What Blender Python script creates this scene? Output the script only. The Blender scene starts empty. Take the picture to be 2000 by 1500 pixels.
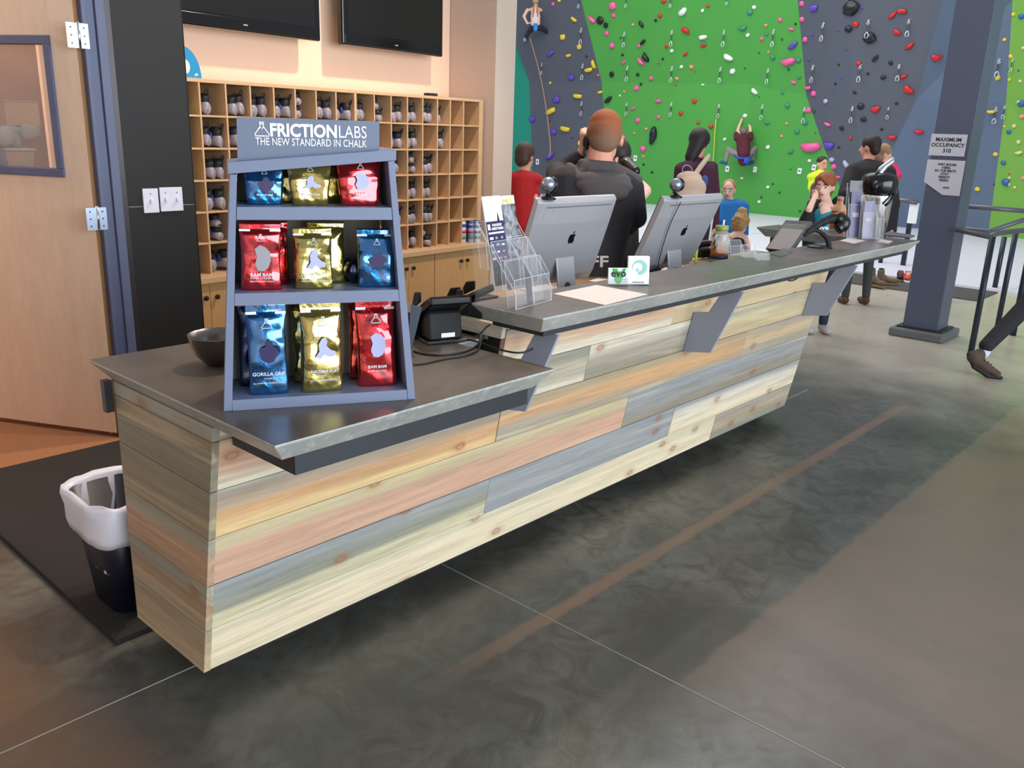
import bpy, bmesh, math, random
from mathutils import Vector as V, Matrix, noise, geometry
S = bpy.context.scene
COL = S.collection
rnd = random.Random(7)
R = math.radians
# ---------------------------------------------------------------- camera, world, lights, exposure
F_PX = 1676.1; CAM = V((-1.0412, -1.9746, 1.6593)); YAW, PIT, ROL = R(41.89), R(-16.44), R(1.91)
fw = V((math.cos(PIT)*math.cos(YAW), math.cos(PIT)*math.sin(YAW), math.sin(PIT)))
_r = V((math.sin(YAW), -math.cos(YAW), 0)); _u = _r.cross(fw)
rt = _r*math.cos(ROL)+_u*math.sin(ROL); up = _u*math.cos(ROL)-_r*math.sin(ROL)
cd = bpy.data.cameras.new('camera'); co = bpy.data.objects.new('camera', cd); COL.objects.link(co)
cd.sensor_width = 36; cd.lens = F_PX/2000*36; cd.clip_start = .05; cd.clip_end = 200
m3 = Matrix((rt, up, -fw)).transposed(); co.matrix_world = Matrix.Translation(CAM) @ m3.to_4x4()
S.camera = co
w = bpy.data.worlds.new('world'); S.world = w; w.use_nodes = True
w.node_tree.nodes['Background'].inputs[0].default_value = (.80, .88, 1, 1)
w.node_tree.nodes['Background'].inputs[1].default_value = .42
def area(name, loc, tgt, sx, sy, e, col, spread=180):
    l = bpy.data.lights.new(name, 'AREA'); l.shape = 'RECTANGLE'; l.size = sx; l.size_y = sy; l.energy = e; l.color = col; l.spread = R(spread)
    o = bpy.data.objects.new(name, l); COL.objects.link(o); o.location = loc
    o.rotation_euler = (V(tgt)-V(loc)).to_track_quat('-Z', 'Y').to_euler(); return o
area('window_daylight', (1.5, -7.2, 2.1), (1.5, 0, .7), 9, 4.0, 640, (.86, .93, 1))
area('window_daylight_left', (-6.5, -2.5, 2.4), (0, 0, 1.0), 4, 2.6, 260, (.9, .95, 1))
area('hall_light', (11, 6, 9.5), (12.5, 6, 0), 10, 14, 800, (1, .98, .95))
area('hall_window', (7.5, 7, 7.0), (17, 7, 2.5), 9, 3, 260, (.95, .98, 1))
def bulb(name, loc, e, col, r=.08):
    l = bpy.data.lights.new(name, 'POINT'); l.energy = e; l.color = col; l.shadow_soft_size = r
    o = bpy.data.objects.new(name, l); COL.objects.link(o); o.location = loc
def spot(name, loc, tgt, e, col, ang, r=.06):
    l = bpy.data.lights.new(name, 'SPOT'); l.energy = e; l.color = col; l.shadow_soft_size = r; l.spot_size = R(ang); l.spot_blend = .6
    o = bpy.data.objects.new(name, l); COL.objects.link(o); o.location = loc; o.rotation_euler = (V(tgt)-V(loc)).to_track_quat('-Z', 'Y').to_euler()
spot('staff_lamp', (3.5, 1.6, 4.3), (2.2, 2.9, 1.3), 330, (1, .80, .62), 95)
spot('staff_lamp', (2.2, .9, 4.3), (.9, .9, .9), 200, (1, .76, .56), 60)
bulb('office_lamp', (-.6, 4.6, 2.9), 130, (1, .78, .58), .15)
vs = S.view_settings; vs.view_transform = 'Standard'; vs.look = 'None'; vs.gamma = 1; vs.exposure = 0.35; vs.use_curve_mapping = False
# ---------------------------------------------------------------- helpers
def ray(u, v): return fw + rt*((u-1000)/F_PX) - up*((v-750)/F_PX)
def P(u, v, d): return CAM + ray(u, v)*d
def onz(u, v, z): d = ray(u, v); return CAM + d*((z-CAM.z)/d.z)
def onx(u, v, x): d = ray(u, v); return CAM + d*((x-CAM.x)/d.x)
def ony(u, v, y): d = ray(u, v); return CAM + d*((y-CAM.y)/d.y)
def onp(u, v, p0, n): d = ray(u, v); return CAM + d*(n.dot(p0-CAM)/n.dot(d))
def lin(c):
    return tuple(((x/255)/12.92 if x/255 <= .04045 else ((x/255+.055)/1.055)**2.4) for x in c)+(1,)
MATS = {}
class NT:
    def __init__(s, name):
        s.m = bpy.data.materials.new(name); s.m.use_nodes = True; s.t = s.m.node_tree; s.b = s.t.nodes['Principled BSDF']
    def n(s, ty, **k):
        o = s.t.nodes.new(ty)
        for a, b in k.items():
            if a.startswith('i_'):
                key = a[2:]; key = int(key) if key.isdigit() else key.replace('_', ' ')
                if hasattr(b, 'links') or isinstance(b, bpy.types.NodeSocket): s.t.links.new(b, o.inputs[key])
                else: o.inputs[key].default_value = b
            else: setattr(o, a, b)
        return o
    def l(s, a, b): s.t.links.new(a, b)
    def coord(s, scale=(1, 1, 1), off=(0, 0, 0), rot=(0, 0, 0)):
        tc = s.n('ShaderNodeTexCoord'); mp = s.n('ShaderNodeMapping'); s.l(tc.outputs['Object'], mp.inputs[0])
        mp.inputs['Scale'].default_value = scale; mp.inputs['Location'].default_value = off; mp.inputs['Rotation'].default_value = rot
        return mp.outputs[0]
    def noise(s, vec, sc, det=4, dist=0, rough=.55):
        o = s.n('ShaderNodeTexNoise'); s.l(vec, o.inputs['Vector']); o.inputs['Scale'].default_value = sc; o.inputs['Detail'].default_value = det
        o.inputs['Distortion'].default_value = dist; o.inputs['Roughness'].default_value = rough; return o.outputs['Fac']
    def ramp(s, fac, stops):
        o = s.n('ShaderNodeValToRGB'); s.l(fac, o.inputs[0]); e = o.color_ramp.elements
        while len(e) < len(stops): e.new(.5)
        for i, (p, c) in enumerate(stops): e[i].position = p; e[i].color = c
        return o.outputs[0]
    def mix(s, f, a, b, mode='MIX'):
        o = s.n('ShaderNodeMix', data_type='RGBA', blend_type=mode)
        for k, x in ((0, f), (6, a), (7, b)):
            if isinstance(x, bpy.types.NodeSocket): s.l(x, o.inputs[k])
            else: o.inputs[k].default_value = x
        return o.outputs[2]
    def math(s, op, a, b=0, c=0):
        o = s.n('ShaderNodeMath', operation=op)
        for k, x in enumerate((a, b, c)):
            if isinstance(x, bpy.types.NodeSocket): s.l(x, o.inputs[k])
            else: o.inputs[k].default_value = x
        return o.outputs[0]
    def bump(s, h, st=.2, dist=.01):
        o = s.n('ShaderNodeBump'); s.l(h, o.inputs['Height']); o.inputs['Strength'].default_value = st; o.inputs['Distance'].default_value = dist
        s.l(o.outputs[0], s.b.inputs['Normal'])
    def set(s, col=None, rough=None, metal=None, **k):
        for key, x in (('Base Color', col), ('Roughness', rough), ('Metallic', metal)):
            if x is None: continue
            if isinstance(x, bpy.types.NodeSocket): s.l(x, s.b.inputs[key])
            else: s.b.inputs[key].default_value = x
        for a, b in k.items(): s.b.inputs[a.replace('_', ' ')].default_value = b
        return s.m
def plain(name, c, rough=.5, metal=0, var=.12, sc=6, bump=.05, bsc=60, **k):
    key = (name, c, rough, metal)
    if key in MATS: return MATS[key]
    t = NT(name); v = t.coord(); c = lin(c); n = t.noise(v, sc, 4)
    col = t.mix(n, tuple(x*(1-var) for x in c[:3])+(1,), tuple(min(1, x*(1+var)) for x in c[:3])+(1,))
    t.set(col, rough, metal, **k)
    if bump: t.bump(t.noise(v, bsc, 3), bump, .003)
    MATS[key] = t.m; return t.m
def new(name, data=None, parent=None, loc=(0, 0, 0)):
    o = bpy.data.objects.new(name, data); COL.objects.link(o); o.location = loc
    if parent is not None: o.parent = parent
    return o
def wloc(o):
    v = V((0, 0, 0))
    while o is not None: v += o.location; o = o.parent
    return v
def tag(o, label, cat, group=None):
    o['label'] = label; o['category'] = cat
    if group: o['group'] = group
    return o
def thing(name, label, cat, loc=(0, 0, 0), group=None): return tag(new(name, None, None, loc), label, cat, group)
def obj(name, bm, mat, parent=None, smooth=False, bevel=0, label=None, kind=None, org=None):
    """bm in world coordinates -> one mesh object (local to its parent / to org)."""
    off = wloc(parent) if parent is not None else V(org or (0, 0, 0))
    bmesh.ops.translate(bm, verts=bm.verts, vec=-off)
    bmesh.ops.recalc_face_normals(bm, faces=bm.faces)
    me = bpy.data.meshes.new(name); bm.to_mesh(me); bm.free()
    for x in (mat if isinstance(mat, (list, tuple)) else [mat]): me.materials.append(x)
    if smooth: me.polygons.foreach_set('use_smooth', [True]*len(me.polygons))
    o = new(name, me, parent, (0, 0, 0) if parent is not None else off)
    if bevel:
        b = o.modifiers.new('bevel', 'BEVEL'); b.width = bevel; b.segments = 2; b.limit_method = 'ANGLE'
    if label: o['label'] = label
    if kind: o['kind'] = kind
    return o
def struct(name, bm, mat, **k): return obj(name, bm, mat, kind='structure', **k)
B = bmesh.new
def hexa(bm, p):  # 8 points: bottom 4 ccw, top 4 ccw
    vs_ = [bm.verts.new(V(q)) for q in p]
    for f in ((3, 2, 1, 0), (4, 5, 6, 7), (0, 1, 5, 4), (1, 2, 6, 5), (2, 3, 7, 6), (3, 0, 4, 7)): bm.faces.new([vs_[i] for i in f])
    return bm
def box(x0, x1, y0, y1, z0, z1, bm=None):
    bm = bm or B()
    return hexa(bm, [(x0, y0, z0), (x1, y0, z0), (x1, y1, z0), (x0, y1, z0), (x0, y0, z1), (x1, y0, z1), (x1, y1, z1), (x0, y1, z1)])
class Fr:
    """local frame: origin, x axis, y axis, z axis"""
    def __init__(s, o, x, z=(0, 0, 1)):
        s.o = V(o); s.x = V(x).normalized(); s.z = V(z); s.z = (s.z - s.x*s.z.dot(s.x)).normalized(); s.y = s.z.cross(s.x)
    def p(s, x, y, z): return s.o+s.x*x+s.y*y+s.z*z
    def box(s, x0, x1, y0, y1, z0, z1, bm=None):
        bm = bm or B()
        return hexa(bm, [s.p(*q) for q in [(x0, y0, z0), (x1, y0, z0), (x1, y1, z0), (x0, y1, z0), (x0, y0, z1), (x1, y0, z1), (x1, y1, z1), (x0, y1, z1)]])
    def mat(s):
        m = Matrix((s.x, s.y, s.z)).transposed().to_4x4(); m.translation = s.o; return m
def prism(pts, vec, bm=None):
    bm = bm or B(); vec = V(vec); a = [bm.verts.new(V(p)) for p in pts]; b = [bm.verts.new(V(p)+vec) for p in pts]; n = len(pts)
    bm.faces.new(a[::-1]); bm.faces.new(b)
    for i in range(n): bm.faces.new([a[i], a[(i+1) % n], b[(i+1) % n], b[i]])
    return bm
def lathe(prof, fr, seg=24, bm=None):
    bm = bm or B(); rings = []
    for r, z in prof:
        rings.append([bm.verts.new(fr.p(r*math.cos(2*math.pi*i/seg), r*math.sin(2*math.pi*i/seg), z)) for i in range(seg)])
    for a, b in zip(rings, rings[1:]):
        for i in range(seg): bm.faces.new([a[i], a[(i+1) % seg], b[(i+1) % seg], b[i]])
    bm.faces.new(rings[0][::-1]); bm.faces.new(rings[-1]); return bm
def tube(pts, r, seg=8, bm=None, sm=0):
    bm = bm or B(); pts = [V(p) for p in pts]
    for _ in range(sm):
        q = [pts[0]]
        for a, b in zip(pts, pts[1:]): q += [a*.75+b*.25, a*.25+b*.75]
        q.append(pts[-1]); pts = q
    rs = r if isinstance(r, (list, tuple)) else None; rings = []; prev = None
    for i, p in enumerate(pts):
        d = (pts[min(i+1, len(pts)-1)]-pts[max(i-1, 0)]).normalized()
        if prev is None: a = d.orthogonal().normalized()
        else: a = (prev-d*prev.dot(d)).normalized()
        prev = a; b = d.cross(a); rr = rs[int(i*(len(rs)-1)/(len(pts)-1))] if rs else r
        rings.append([bm.verts.new(p+(a*math.cos(2*math.pi*k/seg)+b*math.sin(2*math.pi*k/seg))*rr) for k in range(seg)])
    for a, b in zip(rings, rings[1:]):
        for i in range(seg): bm.faces.new([a[i], a[(i+1) % seg], b[(i+1) % seg], b[i]])
    bm.faces.new(rings[0][::-1]); bm.faces.new(rings[-1]); return bm
def ball(c, r, bm=None, fr=None, seg=16):
    bm = bm or B(); r = r if isinstance(r, (tuple, list)) else (r, r, r); q = bmesh.ops.create_uvsphere(bm, u_segments=seg, v_segments=max(6, seg//2), radius=1)
    fr = fr or Fr((0, 0, 0), (1, 0, 0))
    for v in q['verts']: v.co = V(c)+fr.x*v.co.x*r[0]+fr.y*v.co.y*r[1]+fr.z*v.co.z*r[2]
    return bm
def cone(a, b, ra, rb, bm):   # rounded cone closed
    a, b = V(a), V(b); d = b-a; L = d.length
    if L < 1e-5: return ball(a, ra, bm)
    q = d.to_track_quat('Z', 'Y'); n = 14; rows = []
    prof = [(ra*math.cos(t), -ra*math.sin(t)) for t in [R(x) for x in (80, 50, 20)]]+[(rb*math.cos(t), L+rb*math.sin(t)) for t in [R(x) for x in (20, 50, 80)]]
    for r_, z in prof: rows.append([bm.verts.new(a+q @ V((r_*math.cos(2*math.pi*i/n), r_*math.sin(2*math.pi*i/n), z))) for i in range(n)])
    for x, y in zip(rows, rows[1:]):
        for i in range(n): bm.faces.new([x[i], x[(i+1) % n], y[(i+1) % n], y[i]])
    bm.faces.new(rows[0][::-1]); bm.faces.new(rows[-1]); return bm
def blob(name, prims, mat, parent, vox=.012, sm=3, label=None):
    """one continuous surface grown from overlapping limbs and masses"""
    bm = B()
    for q in prims:
        if q[0] == 'E': ball(q[1], q[2], bm, q[3] if len(q) > 3 else CF, 20)
        else: cone(q[1], q[2], q[3], q[4], bm)
    o = obj(name, bm, mat, parent, label=label)
    m = o.modifiers.new('remesh', 'REMESH'); m.mode = 'VOXEL'; m.voxel_size = vox; m.use_smooth_shade = True
    s = o.modifiers.new('smooth', 'SMOOTH'); s.factor = .6; s.iterations = sm
    return o
CF = Fr((0, 0, 0), (rt.x, rt.y, 0))   # x to the right of the view, y away, z up
def text(s, fr, size, mat, parent, name='lettering', bold=0, align='CENTER', depth=.0006, sx=1, label=None, shear=0, width=None):
    """flat lettering in the frame's x/z plane, facing -y"""
    c = bpy.data.curves.new('t', 'FONT'); c.body = s; c.size = size; c.align_x = align; c.align_y = 'CENTER'; c.extrude = depth; c.offset = bold; c.shear = shear; c.resolution_u = 3
    o = bpy.data.objects.new('t', c); COL.objects.link(o); dg = bpy.context.evaluated_depsgraph_get(); me = bpy.data.meshes.new_from_object(o.evaluated_get(dg))
    bpy.data.objects.remove(o); bm = B(); bm.from_mesh(me); bpy.data.meshes.remove(me)
    if width:
        xs = [v.co.x for v in bm.verts]; sx = width/(max(xs)-min(xs)); x0 = min(xs) if align == 'LEFT' else (min(xs)+max(xs))/2
        for v in bm.verts: v.co.x -= x0
    for v in bm.verts: v.co = fr.p(v.co.x*sx, -v.co.z, v.co.y)
    r = obj(name, bm, mat, parent, label=label); return r
def flat(pts, fr, mat, parent, name, th=.001, y=0, label=None):
    """thin printed shape from 2-D outline in the frame's x/z plane"""
    return obj(name, prism([fr.p(a, y, b) for a, b in pts], -fr.y*th), mat, parent, label=label)
def copy_tree(o, parent=None):
    c = o.copy(); COL.objects.link(c); c.parent = parent
    for ch in list(o.children): copy_tree(ch, c)
    return c
# ---------------------------------------------------------------- materials
WHITE = plain('white_print', (240, 242, 245), .5, bump=0)
BLACK = plain('black_plastic', (14, 14, 16), .3)
BLACKM = plain('black_matte', (20, 20, 22), .7)
STEEL = plain('blue_grey_steel', (76, 84, 104), .42, 0, sc=3)
FRAMEBLUE = plain('blue_grey_paint', (88, 96, 124), .45)
DARKSTEEL = plain('dark_frame_steel', (38, 40, 46), .4)
RUBBER = plain('black_rubber', (22, 19, 19), .85, bump=.3, bsc=200)
PAPER = plain('paper', (232, 214, 208), .7, var=.03)
CHROME = plain('chrome', (215, 218, 222), .18, 1, var=.03, bump=0)
ALU = plain('brushed_aluminium', (176, 176, 180), .36, .35, var=.02, sc=2, bump=.01)
BEIGE = plain('beige_wall_paint', (226, 203, 188), .8, var=.02, sc=1, bump=.08, bsc=220)
BIRCH = None
def wood_sheet(name, c1, c2, scale, rough=.45, dist=1.2, rot=(0, 0, 0)):
    t = NT(name); v = t.coord(scale, rot=rot); n = t.noise(v, 1.6, 5, dist); f = t.noise(v, 14, 3, .4)
    c = t.mix(n, lin(c1), lin(c2)); c = t.mix(t.math('MULTIPLY', f, .35), c, lin(tuple(int(x*.8) for x in c1)))
    t.set(c, rough); t.bump(f, .05, .002); return t.m
BIRCH = wood_sheet('birch_plywood', (214, 176, 132), (226, 190, 148), (1.2, 1.2, 4))
BIRCHEDGE = wood_sheet('birch_edge', (222, 184, 142), (206, 164, 120), (1, 1, 9))
MAPLE = wood_sheet('maple_cabinet', (206, 156, 100), (216, 170, 114), (3, 3, .8))
DOORWOOD = wood_sheet('birch_veneer_door', (220, 190, 160), (240, 216, 194), (2.2, 2.2, .55), .35, 2.2)
def concrete():
    t = NT('stained_lit_concrete'); v = t.coord(); n1 = t.noise(v, .9, 6, 1.2); n2 = t.noise(v, 6.5, 8, 1.4, .68); n3 = t.noise(v, 40, 4)
    c = t.ramp(n1, [(.32, lin((58, 60, 56))), (.5, lin((80, 82, 76))), (.68, lin((102, 102, 94)))])
    c = t.mix(t.ramp(n2, [(.42, (0, 0, 0, 1)), (.62, (.8,)*3+(1,))]), c, lin((60, 57, 50)), 'MIX')
    sp = t.n('ShaderNodeSeparateXYZ'); t.l(v, sp.inputs[0]); x, y = sp.outputs[0], sp.outputs[1]
    wob = t.math('MULTIPLY', t.math('SUBTRACT', t.noise(v, 9, 3), .5), .03)
    def band(val, lo, hi, soft):
        a = t.n('ShaderNodeMapRange', interpolation_type='SMOOTHSTEP'); t.l(val, a.inputs[0]); a.inputs[1].default_value = lo-soft; a.inputs[2].default_value = lo+soft
        b = t.n('ShaderNodeMapRange', interpolation_type='SMOOTHSTEP'); t.l(val, b.inputs[0]); b.inputs[1].default_value = hi-soft; b.inputs[2].default_value = hi+soft
        return t.math('SUBTRACT', a.outputs[0], b.outputs[0])
    yy = t.math('ADD', y, wob); brown = lin((122, 98, 78))
    stripe = t.math('MULTIPLY', t.math('MULTIPLY', band(yy, -.315, -.255, .012), band(x, .75, 4.6, .35)), t.ramp(n2, [(.2, (.65,)*3+(1,)), (.6, (1,)*4)]))
    c = t.mix(t.math('MULTIPLY', stripe, .95), c, brown)
    sw = t.math('MULTIPLY', band(t.math('ADD', yy, t.math('MULTIPLY', t.noise(v, 7, 4), .05)), -2.6, -.80, .015), band(x, 1.1, 6, .3))
    c = t.mix(t.math('MULTIPLY', sw, t.ramp(n1, [(.3, (.45,)*3+(1,)), (.6, (.95,)*3+(1,))])), c, lin((114, 99, 85)))
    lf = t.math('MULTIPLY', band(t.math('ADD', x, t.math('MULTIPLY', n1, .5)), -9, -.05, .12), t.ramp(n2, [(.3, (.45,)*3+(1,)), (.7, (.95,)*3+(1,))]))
    c = t.mix(lf, c, lin((108, 80, 58)))  # warm light on the left of the floor, painted in as brown
    # concrete turns paler towards the far end of the floor
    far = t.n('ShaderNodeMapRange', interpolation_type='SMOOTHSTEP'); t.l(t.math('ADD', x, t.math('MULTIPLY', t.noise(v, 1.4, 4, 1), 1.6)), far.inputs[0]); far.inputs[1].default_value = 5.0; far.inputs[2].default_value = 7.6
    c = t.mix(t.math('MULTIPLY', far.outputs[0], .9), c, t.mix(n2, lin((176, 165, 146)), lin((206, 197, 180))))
    t.set(c, t.ramp(n2, [(.2, (.24,)*3+(1,)), (.8, (.38,)*3+(1,))])); t.b.inputs['Specular IOR Level'].default_value = .6
    t.bump(n3, .03, .002); return t.m
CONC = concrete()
def slabmat(name, a, b, c_):
    t = NT(name); v = t.coord(); n = t.noise(v, 3, 6, .6); n2 = t.noise(v, 38, 4); s = t.noise(v, 160, 2)
    c = t.ramp(n, [(.3, lin(a)), (.7, lin(b))]); c = t.mix(t.ramp(n2, [(.5, (0, 0, 0, 1)), (.72, (.55,)*3+(1,))]), c, lin(c_))
    t.set(c, t.ramp(n, [(.3, (.28,)*3+(1,)), (.7, (.42,)*3+(1,))])); t.bump(s, .06, .002); return t.m
SLABTOP = slabmat('sealed_concrete_top', (84, 76, 68), (104, 94, 84), (92, 84, 76))
SLABEDGE = slabmat('lit_concrete_edge', (148, 152, 148), (172, 174, 168), (204, 208, 200))  # edge colour lightened to paint in light from low windows and floor bounce
def plankmat(i, top, mid, bot, z0, z1, along='x'):
    """board with colour running in bands along the grain, knots and fine streaks"""
    t = NT('pine_board'); sc = (.55, 13, 13) if along == 'x' else (13, .55, 13)
    v = t.coord(sc, off=(i*3.7, i*1.9, i*.7)); v0 = t.coord(off=(i*2.3, i*5.1, 0)); vz = t.coord()
    sp = t.n('ShaderNodeSeparateXYZ'); t.l(vz, sp.inputs[0])
    warp = t.noise(v, .45, 4, .8); h = t.n('ShaderNodeMapRange'); t.l(sp.outputs[2], h.inputs[0]); h.inputs[1].default_value = z0; h.inputs[2].default_value = z1
    hh = t.math('ADD', h.outputs[0], t.math('MULTIPLY', t.math('SUBTRACT', warp, .5), .9))
    c = t.ramp(hh, [(.18, lin(bot)), (.42, lin(mid)), (.62, lin(mid)), (.86, lin(top))])
    st = t.noise(v, 3.2, 6, .35, .75); c = t.mix(t.ramp(st, [(.40, (0, 0, 0, 1)), (.72, (.6,)*3+(1,))]), c, lin(tuple(int(q*.66) for q in mid)))
    st2 = t.noise(v, 1.1, 5, .9); c = t.mix(t.ramp(st2, [(.55, (0, 0, 0, 1)), (.75, (.5,)*3+(1,))]), c, lin((232, 212, 170)))
    s0 = t.n('ShaderNodeSeparateXYZ'); t.l(v0, s0.inputs[0]); cb = t.n('ShaderNodeCombineXYZ')
    hz = s0.outputs[0] if along == 'x' else s0.outputs[1]; dw = t.math('MULTIPLY', t.math('SUBTRACT', t.noise(v0, 24, 2), .5), .012)
    t.l(t.math('ADD', t.math('MULTIPLY', hz, 3.1), dw), cb.inputs[0]); t.l(t.math('ADD', t.math('MULTIPLY', s0.outputs[2], 5.4), dw), cb.inputs[1])
    vo = t.n('ShaderNodeTexVoronoi', voronoi_dimensions='2D'); t.l(cb.outputs[0], vo.inputs['Vector']); vo.inputs['Scale'].default_value = 1.0
    k = t.ramp(vo.outputs['Distance'], [(.030, (.55,)*3+(1,)), (.055, (1,)*4), (.075, (.55,)*3+(1,)), (.11, (.22,)*3+(1,)), (.20, (0, 0, 0, 1))])
    gate = t.math('GREATER_THAN', t.n('ShaderNodeSeparateColor', i_0=vo.outputs['Color']).outputs[0], .52)
    ring = t.math('MULTIPLY', k, gate)
    c = t.mix(t.math('MULTIPLY', ring, .75), c, lin((146, 92, 56)))
    t.set(c, .5); t.bump(st, .06, .002); return t.m
# ---------------------------------------------------------------- setting: floor, walls, door
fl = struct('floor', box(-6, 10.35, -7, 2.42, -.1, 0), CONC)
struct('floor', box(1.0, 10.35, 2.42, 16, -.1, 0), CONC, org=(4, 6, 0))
JOINT = plain('pale_joint_filler', (150, 148, 138), .7, bump=0)
obj('saw_joint', box(1.068, 1.0715, -7, 2.4, 0, .0012), JOINT, fl)
obj('saw_joint', box(-6, 4.6, .3175, .321, 0, .0012), JOINT, fl)
obj('saw_joint', box(6.0, 6.003, -7, 2.4, 0, .0012), JOINT, fl)
CARPET = plain('tan_carpet', (150, 104, 72), .95, var=.2, sc=60, bump=.6, bsc=300)
o = struct('floor', box(-4, 1.0, 2.42, 7, -.1, .004), CARPET, org=(-1, 4, 0)); o['label'] = 'orange-tan carpet beyond the doorway'
MATW = plain('white_gym_matting', (206, 205, 216), .6, var=.02, bump=.02)
fm = struct('floor', box(10.35, 19, -6, 16, -.1, .03), MATW, org=(14, 4, 0))
SEAM = plain('mat_seam', (196, 196, 208), .7, bump=0)
for x in (11.6, 13.4, 15.2): obj('mat_seam', box(x, x+.03, -6, 16, .03, .032), SEAM, fm)
for y in (-2, .4, 2.8, 5.2, 7.6): obj('mat_seam', box(10.35, 19, y, y+.03, .03, .032), SEAM, fm)
# back wall with the doorway (opening x -.25 .. .80), the black steel sheet beside it
WY = 2.5
wb = struct('wall_back', box(-4, -.25, WY, WY+.14, 0, 4.2), BEIGE)
BLACKPANEL = plain('black_steel_sheet', (19, 18, 17), .6, .0, var=.35, sc=1.6, bump=.01)
obj('wall_section', box(.955, 1.31, WY+.003, WY+.14, 0, 4.2), BEIGE, wb)
obj('black_panel', box(.94, 1.314, WY-.006, WY+.002, 0, 1.218), BLACKPANEL, wb, bevel=.001)
obj('black_panel', box(.94, 1.314, WY-.006, WY+.002, 1.222, 4.2), BLACKPANEL, wb, bevel=.001)
obj('black_panel', box(1.3105, 1.316, WY-.006, WY+.14, 0, 4.2), BLACKPANEL, wb)
tr = struct('trim_1', box(.80, .86, WY-.03, WY+.15, 0, 4.2), FRAMEBLUE, bevel=.004)
obj('frame_return', box(.86, .905, WY-.045, WY+.03, 0, 4.2), FRAMEBLUE, tr, bevel=.003)
obj('frame_edge', box(.905, .938, WY-.03, WY+.0, 0, 4.2), plain('frame_edge_steel', (70, 66, 68), .35, .6), tr, bevel=.002)
obj('jamb_strip', box(.772, .799, WY+.06, WY+.15, 0, 4.2), plain('raw_wood_jamb', (184, 132, 84), .6), tr)
# door leaf swung into the room behind
DD = V((-.37, .70, 0)).normalized(); dp = V((.775, 2.50, .03))
DF = Fr(dp+V((0, 0, 0)), DD)    # x along the leaf, y its thickness
if DF.y.dot(CAM-dp) > 0: DY = 1
else: DY = -1
door = struct('door_1', DF.box(0, .15, 0, -DY*.045, 0, 3.1), DOORWOOD, org=tuple(dp))
def leaf(x0, x1, z0, z1): obj('panel', DF.box(x0, x1, 0, -DY*.045, z0, z1), DOORWOOD, door)
leaf(.1501, .95, 0, 1.35); leaf(.1501, .95, 1.985, 3.1); leaf(.60, .95, 1.3501, 1.9849)
for a in ((.145, .605, 1.335, 1.375), (.145, .605, 1.955, 1.995), (.145, .185, 1.375, 1.955), (.565, .605, 1.375, 1.955)):
    obj('window_frame', DF.box(a[0], a[1], DY*.012, -DY*.05, a[2], a[3]), FRAMEBLUE, door, bevel=.003)
t = NT('door_glass'); t.set((.95, .97, 1, 1), .05, 0, Alpha=.12); GLASSD = t.m
obj('glass_pane', DF.box(.185, .565, -DY*.02, -DY*.024, 1.375, 1.955), GLASSD, door)
obj('edge_band', DF.box(-.002, .0, 0, -DY*.045, 0, 3.1), plain('door_edge', (170, 126, 84), .6), door)
HZ = [ony(160, 72, 2.5).z, ony(195, 425, 2.5).z]
for z in HZ:
    hg = obj('hinge', box(.772, .815, WY-.052, WY-.047, z-.055, z+.055), plain('zinc_hinge', (176, 190, 212), .3, .9, bump=0), door)
    obj('hinge_leaf', box(.715, .770, WY-.052, WY-.047, z-.055, z+.055), MATS[('zinc_hinge', (176, 190, 212), .3, .9)], hg)
    obj('hinge_pin', lathe([(.006, -.062), (.006, .062)], Fr((.771, WY-.052, z), (1, 0, 0)), 12), CHROME, hg, smooth=True)
    for sx in (.735, .795):
        for dz in (-.035, 0, .035): obj('screw', lathe([(.004, 0), (.004, .002)], Fr((sx, WY-.052, z+dz), (1, 0, 0), (0, -1, 0)), 8), DARKSTEEL, hg)
# what stands beyond the door window
struct('wall_office', box(-2.2, 3.2, 5.2, 5.3, 0, 4.2), plain('tan_office_wall', (176, 136, 96), .9), org=(0, 5.2, 0))
struct('wall_left', box(-4.1, -4, -7, 7, 0, 4.2), BEIGE, org=(-4, 0, 0))
def px_at_y(u, v, y): return ony(u, v, y)
Y0 = 4.75
a, b = ony(-140, 333, Y0), ony(85, 333, Y0)
sh = thing('office_shelf', 'dark shelf seen through the door window', 'shelf', (a.x, Y0, 0))
obj('board', box(a.x, b.x+.1, Y0-.2, Y0+.25, a.z-.03, a.z), plain('dark_wood', (58, 44, 38), .6), sh, bevel=.003)
obj('upright', box(a.x, a.x+.04, Y0-.2, Y0+.25, 0, 2.3), plain('shelf_upright', (70, 72, 78), .5), sh)
obj('upright', box(b.x+.06, b.x+.1, Y0-.2, Y0+.25, 0, a.z-.03), plain('shelf_upright', (70, 72, 78), .5), sh)
zt = a.z
c0, c1 = ony(14, 315, Y0-.1), ony(62, 315, Y0-.1)
bx = thing('storage_tote', 'grey-white plastic tote on the shelf behind the door window', 'box', (c0.x, Y0, zt))
obj('body', prism([(c0.x, Y0-.12, zt+.001), (c1.x, Y0-.12, zt+.001), (c1.x+.015, Y0-.14, zt+.13), (c0.x-.015, Y0-.14, zt+.13)], (0, .3, 0)), plain('milky_plastic', (176, 176, 170), .35), bx, bevel=.008)
obj('lid', box(c0.x-.02, c1.x+.02, Y0-.15, Y0+.17, zt+.131, zt+.15), plain('milky_lid', (190, 192, 188), .35), bx, bevel=.006)
bm = B()
for k in range(7): ball(((c0.x+c1.x)/2+rnd.uniform(-.11, .11), Y0+rnd.uniform(-.05, .1), zt+.19+rnd.uniform(0, .08)), (rnd.uniform(.05, .09),)*3, bm, None, 12)
for v in bm.verts: v.co += noise.noise_vector(v.co*18)*.035; v.co.z = max(v.co.z, zt+.155)
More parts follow.
